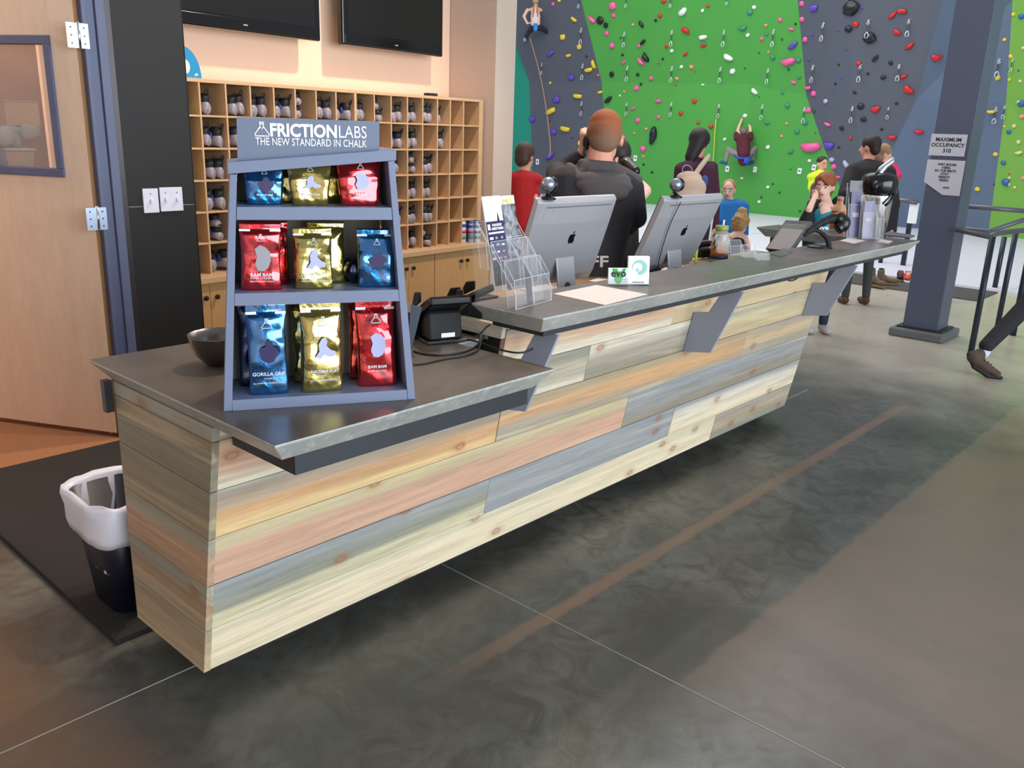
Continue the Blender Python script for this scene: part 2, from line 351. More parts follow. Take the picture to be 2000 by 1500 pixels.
t = NT('thin_poly_bag'); t.set(lin((190, 205, 208)), .2, 0, Alpha=.7); o = obj('poly_bag', bm, t.m, None, True, org=(c0.x, Y0, zt+.152))
tag(o, 'crumpled clear plastic bag lying on the grey tote', 'bag')
cb = thing('carton', 'cream cardboard carton stacked high behind the door window', 'box', (c0.x, Y0+.2, zt+.3))
q0, q1 = ony(2, 245, Y0+.3), ony(62, 200, Y0+.3)
obj('box_body', box(q0.x, q1.x, Y0+.18, Y0+.42, q0.z, q1.z), plain('cream_card', (206, 190, 158), .8), cb, bevel=.003)
obj('lid_flap', box(q0.x-.004, q1.x+.004, Y0+.175, Y0+.425, q1.z+.001, q1.z+.008), plain('cream_card', (206, 190, 158), .8), cb)
sh2 = obj('board', box(a.x+.05, b.x+.05, Y0+.12, Y0+.26, q0.z-.02, q0.z-.001), plain('dark_wood', (58, 44, 38), .6), sh)
# cubby wall frame: u along the wall, n into it (4.8 degrees off the counter line)
TH = R(4.77); WF = Fr((1.63, 3.07, 0), (math.cos(TH), math.sin(TH), 0))
WPINK = plain('cream_wall_paint', (240, 206, 180), .8, var=.015, sc=1, bump=.08, bsc=220)
struct('wall_back', WF.box(-.6, 2.76, .40, .52, 0, 4.6), WPINK, org=(3, 3.6, 0))
wr = struct('wall_right', WF.box(2.765, 3.03, -.10, .52, 0, 4.6), plain('taupe_wall_paint', (206, 186, 170), .8, var=.015, sc=1, bump=.08, bsc=220), org=(4.4, 3.4, 0))
struct('wall_side', prism([(1.312, 2.64, 0), (1.312, 2.66, 0), tuple(WF.p(-.62, .52, 0)), tuple(WF.p(-.66, .4, 0))], (0, 0, 4.2)), BEIGE, org=(1.2, 3, 0))
# columns of the climbing hall: box column
cl = struct('trim_2', box(6.97, 7.25, .20, .50, .06, 7.5), plain('slate_column_paint', (84, 92, 112), .45, .0, var=.05, sc=2, bump=.02), org=(7.1, .35, 0), bevel=.006)
obj('base_block', prism([(6.86, .12, 0), (7.36, .12, 0), (7.36, .58, 0), (6.86, .58, 0)], (0, 0, .075)), plain('grey_grout_base', (98, 100, 102), .7, bump=.2), cl, bevel=.015)
obj('base_plate', box(6.93, 7.30, .16, .54, .0751, .09), DARKSTEEL, cl, bevel=.003)
# ---------------------------------------------------------------- reception desk
KF = .19
def fy(z): return (.856-z)*KF
desk = thing('reception_desk', 'long reception counter faced in reclaimed blue-stained pine boards, leaning inward to its foot', 'desk', (1.9, .35, 0))
obj('toe_kick', box(.12, 3.70, .26, .47, 0, .088), BLACKM, desk)
CARC = plain('carcass_black', (26, 25, 25), .8)
obj('carcass', prism([(.022, fy(.09)+.022, .09), (.022, .55, .09), (.022, .55, .898), (.022, fy(.898)+.022, .898)], (1.07, 0, 0)), CARC, desk)
obj('carcass', prism([(1.093, fy(.09)+.022, .09), (1.093, .40, .09), (1.093, .40, .95), (1.093,.06,.95), (1.093, .06, 1.01), (1.093, fy(1.01)+.022, 1.01)], (2.74, 0, 0)), CARC, desk)
CR = (228, 212, 180); GT = (166, 158, 142); GB = (152, 156, 158); PK = (206, 166, 140); OR = (206, 164, 120); GG = (150, 150, 134); TAN = (196, 174, 138); LC = (222, 212, 190); SG = (176, 168, 148)
rows = [(.09, .24, [(0, 2.93, (214, 204, 176), CR, CR), (2.93, 3.84, GT, (178, 162, 140), GG)]),
        (.24, .397, [(0, 1.15, GB, GG, (212, 202, 166)), (1.15, 2.45, GB, (158, 160, 158), GB), (2.45, 3.84, GB, LC, CR)]),
        (.397, .554, [(0, 2.0, (198, 184, 146), PK, PK), (2.0, 3.84, GB, (154, 154, 150), (150, 140, 122))]),
        (.554, .704, [(0, 1.14, (146, 150, 146), OR, (224, 194, 142)), (1.14, 3.01, (172, 158, 128), OR, GT), (3.01, 3.84, GT, TAN, GT)]),
        (.704, .856, [(0, .62, (216, 186, 150), PK, (212, 206, 178)), (.62, 1.62, GG, SG, LC), (1.62, 2.7, LC, GT, (150, 142, 124)), (2.7, 3.84, SG, (196, 182, 146), TAN)]),
        (.856, .899, [(0, 1.088, LC, LC, GT)]),
        (.856, 1.0, [(1.0925, 2.2, GT, (206, 172, 142), LC), (2.2, 3.84, GT, (210, 190, 150), TAN)]),
        (1.0, 1.02, [(1.0925, 3.84, LC, LC, LC)])]
k = 0
for z0, z1, segs in rows:
    for x0, x1, tp, md, bt in segs:
        pr = rnd.uniform(0, .0035); g = .0012; zz0, zz1 = z0+g, z1-g
        pts = [(x0+g, fy(zz0)-pr, zz0), (x0+g, fy(zz0)+.02, zz0), (x0+g, fy(zz1)+.02, zz1), (x0+g, fy(zz1)-pr, zz1)]
        obj('plank', prism(pts, (x1-x0-2*g, 0, 0)), plankmat(k, tp, md, bt, z0, z1), desk, bevel=.0012); k += 1
for z0, z1, tp, md, bt in [(.09, .24, (170, 156, 132), (180, 160, 130), (196, 176, 140)), (.24, .397, GG, (172, 146, 118), (176, 158, 132)), (.397, .554, (162, 160, 138), (184, 150, 122), (182, 152, 122)),
                           (.554, .704, (140, 132, 112), (146, 138, 116), (150, 136, 108)), (.704, .856, (142, 128, 104), (138, 134, 116), (140, 134, 114)), (.856, .899, (166, 166, 150), (168, 166, 150), (160, 158, 144))]:
    g = .0012; a0 = z0+g; a1 = z1-g
    obj('plank', prism([(-.004, fy(a0)-.004, a0), (-.004, .57, a0), (-.004, .57, a1), (-.004, fy(a1)-.004, a1)], (.022, 0, 0)), plankmat(k, tp, md, bt, z0, z1, 'y'), desk, bevel=.0012); k += 1
for z0, z1 in ((.856, 1.0),):   # short end boards of the high part
    obj('plank', prism([(1.07, fy(z0+.115), z0+.115), (1.07, .20, z0+.115), (1.07, .20, z1+.018), (1.07, fy(z1+.018), z1+.018)], (.02, 0, 0)), plankmat(k, LC, LC, GB, z0, z1+.02, 'y'), desk); k += 1
BR = plain('bracket_steel', (150, 156, 174), .42, .0, var=.05, sc=3, bump=.01)
for X in (1.105, 2.37, 3.65):
    obj('bracket', prism([(X, .026, .70), (X, -.115, .722), (X, -.245, 1.018), (X, -.150, 1.018), (X, -.085, .905), (X, -.012, .893)], (.012, 0, 0)), BR, desk, bevel=.001)
obj('cleat', box(1.2, 3.84, -.03, .02, 1.0215, 1.0385), plain('cleat_pine', (206, 176, 96), .6), desk)
FRS = plain('angle_iron', (40, 42, 48), .42, .0, bump=.01)
def offset(poly, d):
    n = len(poly); out = []
    for i in range(n):
        p0, p1, p2 = V(poly[i-1]), V(poly[i]), V(poly[(i+1) % n]); e1 = (p1-p0).normalized(); e2 = (p2-p1).normalized()
        n1 = V((-e1.y, e1.x)); n2 = V((-e2.y, e2.x)); m = (n1+n2); m /= max(.2, m.dot(n1)); out.append(p1+m*d)
    return out
def slab(name, poly, z, th, inset, parent):
    bm = B(); n = len(poly); q = offset(poly, inset); l = .006
    t_ = [bm.verts.new((p[0], p[1], z)) for p in poly]; m_ = [bm.verts.new((p[0], p[1], z-l)) for p in poly]; b_ = [bm.verts.new((p.x, p.y, z-th)) for p in q]
    f = bm.faces.new(t_); f.material_index = 0; bm.faces.new(b_[::-1]).material_index = 1
    for i in range(n):
        j = (i+1) % n
        bm.faces.new([m_[i], m_[j], t_[j], t_[i]]).material_index = 1; bm.faces.new([b_[i], b_[j], m_[j], m_[i]]).material_index = 1
    return obj(name, bm, [SLABTOP, SLABEDGE], parent, bevel=.002)
ZL, ZU = .96, 1.10
low = thing('low_countertop', 'lower grey concrete countertop with an undercut edge, at the near end of the counter', 'countertop', (.45, .1, ZL-.06))
slab('slab', [(-.05, -.368), (.945, -.368), (1.068, -.14), (1.068, .63), (-.05, .63)] if 0 else [(-.045, -.368), (.945, -.368), (.945, .06), (1.066, .06), (1.066, .63), (-.045, .63)], ZL, .06, .045, low)
obj('angle_iron', box(.05, .90, -.300, -.294, .84, .8995), FRS, low); obj('angle_iron', box(.05, .056, -.2935, -.012, .84, .8995), FRS, low)
obj('angle_iron', box(.05, .90, -.2935, -.05, .8935, .8995), FRS, low); obj('corner_post', box(-.03, -.006, .575, .60, .80, .8995), DARKSTEEL, low)
hi = thing('high_countertop', 'upper grey concrete transaction countertop running along the counter and turning at its far end', 'countertop', (2.6, -.1, ZU-.06))
slab('slab', [(.98, -.284), (4.50, -.284), (4.60, .68), (4.30, .69), (4.29, .034), (.98, .034)], ZU, .06, .045, hi)
obj('angle_iron', box(1.05, 4.40, -.228, -.222, 1.02, 1.0395), FRS, hi); obj('angle_iron', box(1.05, 1.056, -.2215, .0, 1.02, 1.0395), FRS, hi)
obj('support_leg', box(4.33, 4.38, .55, .60, 0, 1.0395), FRS, hi)
# staff side worktop
wk = thing('staff_worktop', 'brown laminate worktop behind the raised counter, holding the computers', 'worktop', (2.6, .6, 0))
WKM = wood_sheet('brown_worktop', (134, 106, 78), (150, 120, 90), (1, 3, 3))
obj('top', box(1.0925, 4.25, .41, .66, .925, .955), WKM, wk, bevel=.003)
for x in (1.3, 2.6, 4.1): obj('support_panel', box(x, x+.03, .45, .64, 0, .9245), BLACKM, wk)
# anti-fatigue mat behind the counter
o = obj('floor_mat', box(-.07, 1.05, .60, 2.41, .0005, .021), RUBBER, None, bevel=.003, org=(.5, 1.5, 0)); tag(o, 'thick black rubber mat on the floor behind the counter', 'mat')
o = obj('entrance_mat', box(9.45, 10.3, .52, 3.2, .0005, .012), plain('charcoal_entrance_mat', (74, 72, 68), .95, bump=.5, bsc=250), None, bevel=.002, org=(9.9, 1.8, 0)); tag(o, 'thin charcoal entrance mat on the floor before the white matting', 'mat')
# waste bin with liner
BX, BY = .10, 0
q = onz(225, 1190, .021); bf = Fr((q.x+.075, q.y+.06, .0215), (1, 0, 0))
bn = thing('waste_bin', 'dark navy waste bin with a white liner folded over its rim', 'bin', tuple(bf.o))
def rr(w_, d_, n=32, e=4):
    o_ = []
    for i in range(n):
        a = 2*math.pi*i/n; c, s_ = math.cos(a), math.sin(a); o_.append((w_*math.copysign(abs(c)**(2/e), c), d_*math.copysign(abs(s_)**(2/e), s_)))
    return o_
def loft(fr, secs, cap=True, bm=None, n=32, e=4, wob=0):
    bm = bm or B(); rings = []
    for w_, d_, z in secs: rings.append([bm.verts.new(fr.p(x, y, z)) for x, y in rr(w_, d_, n, e)])
    for a, b in zip(rings, rings[1:]):
        for i in range(n): bm.faces.new([a[i], a[(i+1) % n], b[(i+1) % n], b[i]])
    if cap: bm.faces.new(rings[0][::-1]); bm.faces.new(rings[-1])
    return bm
obj('bin_body', loft(bf, [(.085, .115, 0), (.125, .165, .40), (.118, .158, .40), (.08, .11, .01)]), plain('navy_plastic', (16, 19, 36), .4), bn, True)
bm = loft(bf, [(.132, .172, .27), (.138, .178, .30), (.142, .182, .36), (.146, .186, .405), (.140, .178, .425), (.125, .160, .41), (.115, .15, .33), (.10, .13, .15), (.02, .03, .06)], True, None, 48)
for v in bm.verts: v.co += noise.noise_vector(v.co*16)*.016*(1 if v.co.z > .2 else .3)
obj('liner', bm, plain('white_liner', (226, 226, 236), .4, var=.03, bump=.1), bn, True)
# ---------------------------------------------------------------- wall screens, shoe cubbies, cabinets
def wlab(i): return ['first', 'second', 'third', 'fourth', 'fifth', 'sixth', 'seventh', 'eighth', 'ninth', 'tenth', 'eleventh', 'twelfth', 'thirteenth', 'fourteenth', 'fifteenth', 'sixteenth'][i]
SCR = plain('dark_screen', (20, 17, 17), .22, 0, var=.02, bump=0)
GLOSSB = plain('gloss_black_bezel', (10, 10, 11), .12, bump=0)
for i, (u0, u1, lab) in enumerate([(-.06, 1.19, 'wide black television mounted high on the wall, the left one of two'), (1.392, 2.46, 'wide black television mounted high on the wall, nearer the taupe wall corner')]):
    z0 = 2.215; z1 = 2.90
    tv = thing('television', lab, 'television', tuple(WF.p((u0+u1)/2, .3, z0)), 'wall televisions')
    obj('casing', WF.box(u0, u1, .205, .265, z0, z1), GLOSSB, tv, bevel=.012)
    obj('screen', WF.box(u0+.05, u1-.05, .2035, .2045, z0+.085, z1-.05), SCR, tv)
    obj('lower_bezel', WF.box(u0+.015, u1-.015, .198, .2045, z0+.01, z0+.075), GLOSSB, tv, bevel=.003)
    obj('wall_mount', WF.box((u0+u1)/2-.2, (u0+u1)/2+.2, .266, .399, z0+.15, z0+.5), BLACKM, tv)
    obj('screen_logo', WF.box((u0+u1)/2-.016, (u0+u1)/2+.016, .1965, .1978, z0+.036, z0+.044), plain('silver_badge', (190, 190, 190), .3, .6, bump=0), tv)
cubx = [-.20, .02]
ms = [.175]*16
meas = [388, 440, 488, 534, 576, 617, 656, 694, 731, 764, 796, 826, 855, 880, 906, 930]
us = []
for x in meas:
    q = onp(x, 156+.0804*(x-362), V((1.63, 3.07, 0)), WF.y); us.append((q-WF.o).dot(WF.x))
us = [us[0]-.175]+us
us[-1] = 2.70
Z0, Z1 = .727, 1.877; RH = (Z1-Z0)/6; T_ = .011
BACKM = plain('cubby_back_panel', (176, 166, 138), .7, var=.08)
units = [(0, 8, 'left'), (8, 16, 'right')]
zr = [Z0+i*RH for i in range(7)]
for a_, b_, side in units:
    u0, u1 = us[a_], us[b_]
    cu = thing('shoe_cubby', 'pale plywood pigeonhole shelf full of rental climbing shoes, %s' % ('left unit, partly behind the chalk display' if side == 'left' else 'right unit beside the taupe wall'), 'shelf', tuple(WF.p((u0+u1)/2, .15, Z0)), 'rental shoe pigeonholes')
    obj('back_panel', WF.box(u0, u1, .355, .365, Z0, Z1), BACKM, cu)
    for i in range(a_, b_+1):
        u = us[i]; l, r_ = (u, u+T_) if i == a_ else ((u-T_, u) if i == b_ else (u-T_/2, u+T_/2))
        obj('divider', WF.box(l, r_, 0, .354, Z0, Z1), BIRCHEDGE, cu)
    for k_, z in enumerate(zr):
        for i in range(a_, b_):
            if 0 < k_ < 6: obj('shelf_board', WF.box(us[i]+T_/2+(T_/2 if i == a_ else 0), us[i+1]-T_/2-(T_/2 if i == b_-1 else 0), .001, .354, z-T_/2, z+T_/2), BIRCHEDGE, cu)
    obj('top_board', WF.box(u0, u1, -.002, .366, Z1+.0005, Z1+.022), BIRCHEDGE, cu, bevel=.001)
    if side == 'right': obj('end_stile', WF.box(u1+.001, u1+.04, 0, .366, Z0, Z1+.02), BIRCHEDGE, cu)
# base cabinets under the pigeonholes
bt = thing('cabinet_top', 'pale wood ledge under the shoe pigeonholes', 'countertop', tuple(WF.p(1.4, .1, .69)))
obj('ledge', WF.box(-.24, 2.755, -.12, .37, .69, .7265), BIRCHEDGE, bt, bevel=.002)
cw = [(-.22, .19, 0), (.192, .82, 0), (.822, 1.45, 0), (1.452, 2.05, 0), (2.052, 2.755, 0)]
for i, (u0, u1, _) in enumerate(cw):
    lab = ['maple base cabinet at the left end, beside the black steel wall', 'maple base cabinet hidden mostly by the chalk display, second from the left', 'maple base cabinet right behind the display stand', 'maple base cabinet behind the card terminals', 'maple base cabinet at the right end, under the spray cans'][i]
    cbn = thing('base_cabinet', lab, 'cabinet', tuple(WF.p((u0+u1)/2, .1, .02)), 'base cabinets')
    obj('body', WF.box(u0, u1, -.075, .37, .02, .689), MAPLE, cbn)
    mid = (u0+u1)/2
    for s_, (d0, d1) in ((-1, (u0+.003, mid-.0015)), (1, (mid+.0015, u1-.003))):
        dr = obj('door', WF.box(d0, d1, -.095, -.076, .07, .685), MAPLE, cbn, bevel=.0015)
        kx = mid+s_*(-.045 if s_ < 0 else .045) if False else mid+s_*.04
        obj('knob', lathe([(.006, 0), (.006, .012), (.015, .016), (.016, .024), (.010, .028)], Fr(WF.p(kx, -.095, .60), WF.x, -WF.y), 16), BLACKM, dr, True)
# climbing shoes
RUBG = plain('grey_rental_rubber', (150, 140, 146), .35, var=.1, bump=.1)
SHB = plain('shoe_black', (24, 24, 28), .6); SHU = plain('shoe_blue', (44, 62, 128), .6); LIME = plain('shoe_lime', (172, 196, 58), .6)
def make_shoe(name, rub, acc, lab, lime=False):
    f = Fr((0, 0, 0), (1, 0, 0)); t_ = thing(name, lab, 'shoe')
    bm = B(); n = 14; secs = [(.012, .030, .030, .0), (.030, .036, .040, .012), (.034, .042, .05, .04), (.030, .040, .046, .09), (.038, .030, .030, .15), (.034, .020, .020, .20), (.012, .010, .014, .225)]
    rings = []
    for w_, h_, zc, y in secs: rings.append([bm.verts.new((w_*math.cos(2*math.pi*i/n), y-.11, max(.001, zc+h_*math.sin(2*math.pi*i/n)))) for i in range(n)])
    for a, b in zip(rings, rings[1:]):
        for i in range(n): bm.faces.new([a[i], a[(i+1) % n], b[(i+1) % n], b[i]])
    bm.faces.new(rings[0][::-1]); bm.faces.new(rings[-1]); obj('shoe_body', bm, rub, t_, True)
    bm = B(); rings = []
    for w_, z, yo in [(.028, .070, 0), (.034, .095, .0), (.029, .125, -.004), (.022, .122, -.002), (.02, .09, 0)]:
        rings.append([bm.verts.new((w_*math.cos(2*math.pi*i/n), -.06+yo+w_*1.25*math.sin(2*math.pi*i/n), z)) for i in range(n)])
    for a, b in zip(rings, rings[1:]):
        for i in range(n): bm.faces.new([a[i], a[(i+1) % n], b[(i+1) % n], b[i]])
    obj('collar', bm, SHB, t_, True)
    obj('pull_loop', tube([(-.008, -.10, .115), (-.010, -.112, .14), (0, -.116, .152), (.010, -.112, .14), (.008, -.10, .115)], .004, 6, sm=1), SHB, t_, True)
    obj('strap', tube([(-.036, -.055, .055), (-.035, -.045, .085), (0, -.025, .108), (.035, -.045, .085), (.036, -.055, .055)], .0125, 6, sm=1), acc, t_, True)
    return t_
base = make_shoe('climbing_shoe', RUBG, SHU, 'x'); green = make_shoe('climbing_shoe', LIME, SHB, 'x')
base_used = [False, False]
occ = {0: {1: 1, 2: 2, 3: 2, 4: 2, 5: 2, 6: 2, 7: 2, 8: 2, 9: 2, 10: 2, 11: 2, 12: 2, 13: 1}, 1: {1: 2, 2: 1, 10: 2, 11: 2, 13: 1}, 2: {1: 2, 2: 1, 10: 2, 11: 2, 12: 2}, 3: {1: 2, 10: 1, 11: 2, 12: 2}, 4: {1: 2, 10: 1, 11: 2, 12: 2}, 5: {1: 2, 0: 1, 11: 2, 12: 2}}
rown = ['top row', 'second row', 'third row', 'fourth row', 'fifth row', 'bottom row']
for r_ in range(6):
    cols = dict(occ[r_])
    if r_ < 4: cols[0] = -2 if r_ in (0, 1) else -1
    for c, n_ in cols.items():
        pr, n2 = (green, -n_) if n_ < 0 else (base, n_)
        u0, u1 = us[c]+.008, us[c+1]-.008; zf = zr[5-r_]+T_/2+.001
        for k_ in range(n2):
            if not base_used[n_ < 0]: s_ = pr; base_used[n_ < 0] = True
            else: s_ = copy_tree(pr)
            stacked = n2 == 2 and (c+r_) % 4 == 1
            uu = (u0+u1)/2+((-.032 if k_ == 0 else .032) if n2 == 2 and not stacked else rnd.uniform(-.02, .01))
            zz = zf+(.066 if (stacked and k_) else 0)
            s_.location = WF.p(uu, .125+rnd.uniform(-.01, .02), zz)
            s_.rotation_euler = (R(rnd.uniform(-5, 3)) if not (stacked and k_) else R(-9), 0, TH+R(rnd.uniform(-22, 22)))
            sc = rnd.uniform(.93, 1.0); s_.scale = (sc, sc, sc*(.72 if stacked else 1.02))
            pos = '' if n2 == 1 else (' upper' if stacked and k_ else ' lower' if stacked else (' left' if k_ == 0 else ' right'))
            kind = 'lime and black' if n_ < 0 else 'grey rubber'
            s_['label'] = '%s climbing shoe, %s, %s hole from the left%s' % (kind, rown[r_], wlab(c), ','+pos if pos else '')
            s_['category'] = 'shoe'; s_['group'] = 'rental climbing shoes in the pigeonholes'
# blue half disc and small dark tray on top of the pigeonholes
q = onp(394, 153, WF.p(0, .05, 0), WF.y); uq = (q-WF.o).dot(WF.x)
dsc = thing('wall_disc', 'bright blue half-round plaque with a pale round spot, standing on the shoe pigeonholes', 'sign', tuple(WF.p(uq-.1, .05, Z1+.023)))
rr_ = .125; cx_ = uq-rr_
obj('disc', prism([WF.p(cx_+rr_*math.cos(a), .05, Z1+.024+rr_*1.42*math.sin(a)) for a in [math.pi*i/24 for i in range(25)]], WF.y*.012), plain('cyan_blue_board', (30, 138, 190), .45), dsc)
obj('pale_spot', prism([WF.p(cx_+.02+.03*math.cos(a), .0495, Z1+.085+.04*math.sin(a)) for a in [math.pi*i/10 for i in range(20)]], -WF.y*.001), PAPER, dsc)
text('ph', Fr(WF.p(cx_+.09, .049, Z1+.045), WF.x), .022, WHITE, dsc, bold=.0006)
q = onp(840, 195, WF.p(0, .06, 0), WF.y); uq = (q-WF.o).dot(WF.x)
tag(obj('small_case', WF.box(uq-.045, uq+.05, .02, .09, Z1+.0225, Z1+.044), BLACKM, bevel=.008, org=tuple(WF.p(uq, .05, Z1+.023))), 'small black oval case lying on top of the shoe pigeonholes', 'case')
# spray cans
for i, (px, hh, rr2, c1, lab) in enumerate([(903, .165, .031, (196, 204, 222), 'tall disinfectant can with a pale nozzle and blue shoulder, leftmost of three'), (919, .155, .026, (150, 176, 210), 'blue capped spray can between the other two on the ledge'), (932, .155, .026, (206, 214, 226), 'white and green spray can with a blue cap, rightmost of three')]):
    q = onz(px, 473+(0 if i else 1), .7265+.0005); f = Fr(q, WF.x)
    cn = thing('spray_can', lab, 'can', tuple(q), 'spray cans on the ledge')
    obj('can_body', lathe([(rr2*.96, 0), (rr2, .004), (rr2, hh), (rr2*.9, hh+.01), (rr2*.5, hh+.018)], f, 20), plain('can_%d' % i, c1, .3, .2, bump=0), cn, True)
    obj('label_band', lathe([(rr2+.0006, .03), (rr2+.0006, hh*.72)], f, 20), plain('can_label_%d' % i, [(170, 180, 206), (120, 150, 200), (190, 210, 220)][i], .4, bump=0), cn, True)
    for k_, (z, c2) in enumerate([((.035, .05), (60, 128, 74)), ((hh*.5, hh*.66), (178, 60, 66) if i < 2 else (60, 96, 170)), ((hh-.03, hh-.004), (40, 76, 160))]):
        obj('printed_band', lathe([(rr2+.001, z[0]), (rr2+.001, z[1])], f, 20), plain('can_band', c2, .4, bump=0), cn, True)
    if i == 0: obj('nozzle', lathe([(.008, hh+.0185), (.010, hh+.028), (.007, hh+.04), (.004, hh+.045)], f, 12), plain('peach_nozzle', (222, 180, 150), .5), cn, True)
    else: obj('cap', lathe([(rr2*.95, hh-.002), (rr2*.95, hh+.026), (rr2*.8, hh+.03)], f, 20), plain('blue_cap', (52, 92, 158), .4), cn, True)
# switch plates on the black panel
for px0, px1, py0, py1, n_, lab in [(279, 309, 368, 418, 1, 'narrow white light switch plate on the black steel panel'), (312, 356, 365, 415, 2, 'wider white double switch plate on the black steel panel')]:
    a = ony(px0, py0+25, WY-.008); b = ony(px1, py1-27, WY-.008); zc = (a.z+b.z)/2; hh = .062
    sp_ = thing('switch_plate', lab, 'switch', ((a.x+b.x)/2, WY-.008, zc))
    obj('plate', box(a.x, b.x, WY-.014, WY-.0065, zc-hh, zc+hh), plain('switch_white', (226, 224, 238), .4, bump=0), sp_, bevel=.002)
    for k_ in range(n_):
        cx = a.x+(b.x-a.x)*(k_+.5)/n_; obj('toggle', box(cx-.006, cx+.006, WY-.024, WY-.0145, zc-.012, zc+.01), plain('switch_white', (226, 224, 238), .4, bump=0), sp_, bevel=.002)
        obj('screw', lathe([(.003, 0), (.003, .001)], Fr((cx, WY-.0142, zc+.035), (1, 0, 0), (0, -1, 0)), 8), DARKSTEEL, sp_)
# ---------------------------------------------------------------- chalk display stand
DB = onz(437, 804, ZL); DE = onz(811, 780, ZL); DB.z = ZL+.0005; DE.z = DB.z
G = Fr(DB, DE-DB); Wd = (DE-DB).length; DP = .20
DBL = plain('slate_blue_stand', (112, 124, 150), .5, var=.05, sc=4); DBI = plain('stand_inside', (150, 146, 134), .6, var=.05); SHT = plain('stand_shelf_top', (112, 112, 112), .6)
ds = thing('chalk_display', 'slate blue tapered display stand with three shelves of foil chalk bags', 'display stand', tuple(G.p(Wd/2, DP/2, 0)))
HL, HR = .607, .646
def edge_l(z): return .048*z/.607
def edge_r(z): return Wd-(Wd-.436)*z/.646
T2 = .016
obj('side_panel', prism([G.p(0, 0, 0), G.p(T2+.004, 0, 0), G.p(.048+T2, 0, HL-.027), G.p(.048, 0, HL-.027)], G.y*DP), DBL, ds, bevel=.001)
obj('side_panel', prism([G.p(Wd-T2-.004, 0, 0), G.p(Wd, 0, 0), G.p(.436, 0, HR-.027), G.p(.436-T2, 0, HR-.029)], G.y*DP), DBL, ds, bevel=.001)
obj('bottom_board', prism([G.p(T2+.005, 0, 0), G.p(Wd-T2-.005, 0, 0), G.p(Wd-T2-.007, 0, .028), G.p(T2+.006, 0, .028)], G.y*DP), DBL, ds)
for z0, z1 in ((.268, .298), (.475, .505)):
    obj('shelf', prism([G.p(edge_l(z0)+T2+.004, 0, z0), G.p(edge_r(z0)-T2-.004, 0, z0), G.p(edge_r(z1)-T2-.004, 0, z1), G.p(edge_l(z1)+T2+.004, 0, z1)], G.y*DP), DBL, ds)
obj('top_board', prism([G.p(.044, -.003, HL-.0265), G.p(.440, -.003, HR-.0265), G.p(.440, -.003, HR), G.p(.044, -.003, HL)], G.y*(DP+.003)), DBL, ds, bevel=.001)
obj('back_panel', prism([G.p(T2+.004, 0, .0), G.p(Wd-T2-.004, 0, 0), G.p(.432-T2, 0, HR-.031), G.p(.052+T2, 0, HL-.028)], G.y*.006), DBI, ds).location += G.y*(DP-.006)
HY = .025
h0 = onp(462, 228, G.p(0, HY, 0), G.y); h1 = onp(741, 237, G.p(0, HY, 0), G.y); h2 = onp(741, 300, G.p(0, HY, 0), G.y); h3 = onp(464, 316, G.p(0, HY, 0), G.y)
hd = obj('header_board', prism([h0, h1, h2, h3], G.y*.012), plain('header_slate', (104, 116, 138), .55, var=.04), ds)
HX = Fr((h0+h1)/2, h1-h0); HX = Fr(HX.o, HX.x, HX.x.cross(-G.y) if HX.x.cross(-G.y).z > 0 else -HX.x.cross(-G.y))
hw = (h1-h0).length
def htext(s, x, z, size, bold, wd): text(s, Fr(HX.p(x, -.001, z), HX.x, HX.z), size, WHITE, hd, bold=bold, align='LEFT', width=wd)
kx = hw/280
htext('FRICTION', -hw/2+62*kx, -24*kx, 34*kx, .0014, 131*kx)
htext('LABS', -hw/2+197*kx, -24*kx, 34*kx, 0, 56*kx)
htext('THE NEW STANDARD IN CHALK', -hw/2+33*kx, -46*kx, 20.5*kx, .0001, 220*kx)
def emblem(fr, s, m, par, w_=.09):
    """outlined flask with a mountain line, unit height s"""
    def ln(pts): return [tube([fr.p(x*s, 0, z*s) for x, z in pts], s*w_*.5, 5)]
    bm = B()
    for pts in ([(-.18, .5), (.18, .5)], [(-.13, .5), (-.13, .18), (-.55, -.42), (-.5, -.5), (.5, -.5), (.55, -.42), (.13, .18), (.13, .5)], [(-.3, -.05), (-.05, .15), (.0, .0), (.13, .18)], [(-.13, .35), (.02, .4), (.13, .3)]): tube([fr.p(x*s, 0, z*s) for x, z in pts], s*w_*.5, 5, bm)
    return obj('flask_emblem', bm, m, par)
emblem(Fr(HX.p(-hw/2+46*kx, -.001, -22*kx), HX.x, HX.z), 26*kx, WHITE, hd)
# foil bags
def foil(name, c):
    t = NT(name); v = t.coord(); n = t.noise(v, 9, 2, 1.2); n2 = t.noise(v, 34, 2, .5)
    t.set(lin(c), .17, .9); t.b.inputs['Coat Weight'].default_value = 1; t.b.inputs['Coat Roughness'].default_value = .06; t.b.inputs['Coat IOR'].default_value = 1.85; h = t.math('ADD', n, t.math('MULTIPLY', n2, .25)); t.bump(h, .42, .02); return t.m
FR_, FG_, FB_ = foil('red_foil', (214, 22, 34)), foil('gold_foil', (176, 160, 74)), foil('blue_foil', (16, 112, 176))
FDB = foil('dark_blue_foil', (14, 40, 84))
INK = plain('silver_ink', (214, 218, 224), .4, .1, bump=0); DARKINK = plain('dark_purple_ink', (40, 28, 84), .4, bump=0); PALEINK = plain('pale_violet_ink', (176, 182, 222), .4, bump=0); GREYINK = plain('grey_ink', (150, 150, 156), .4, bump=0)
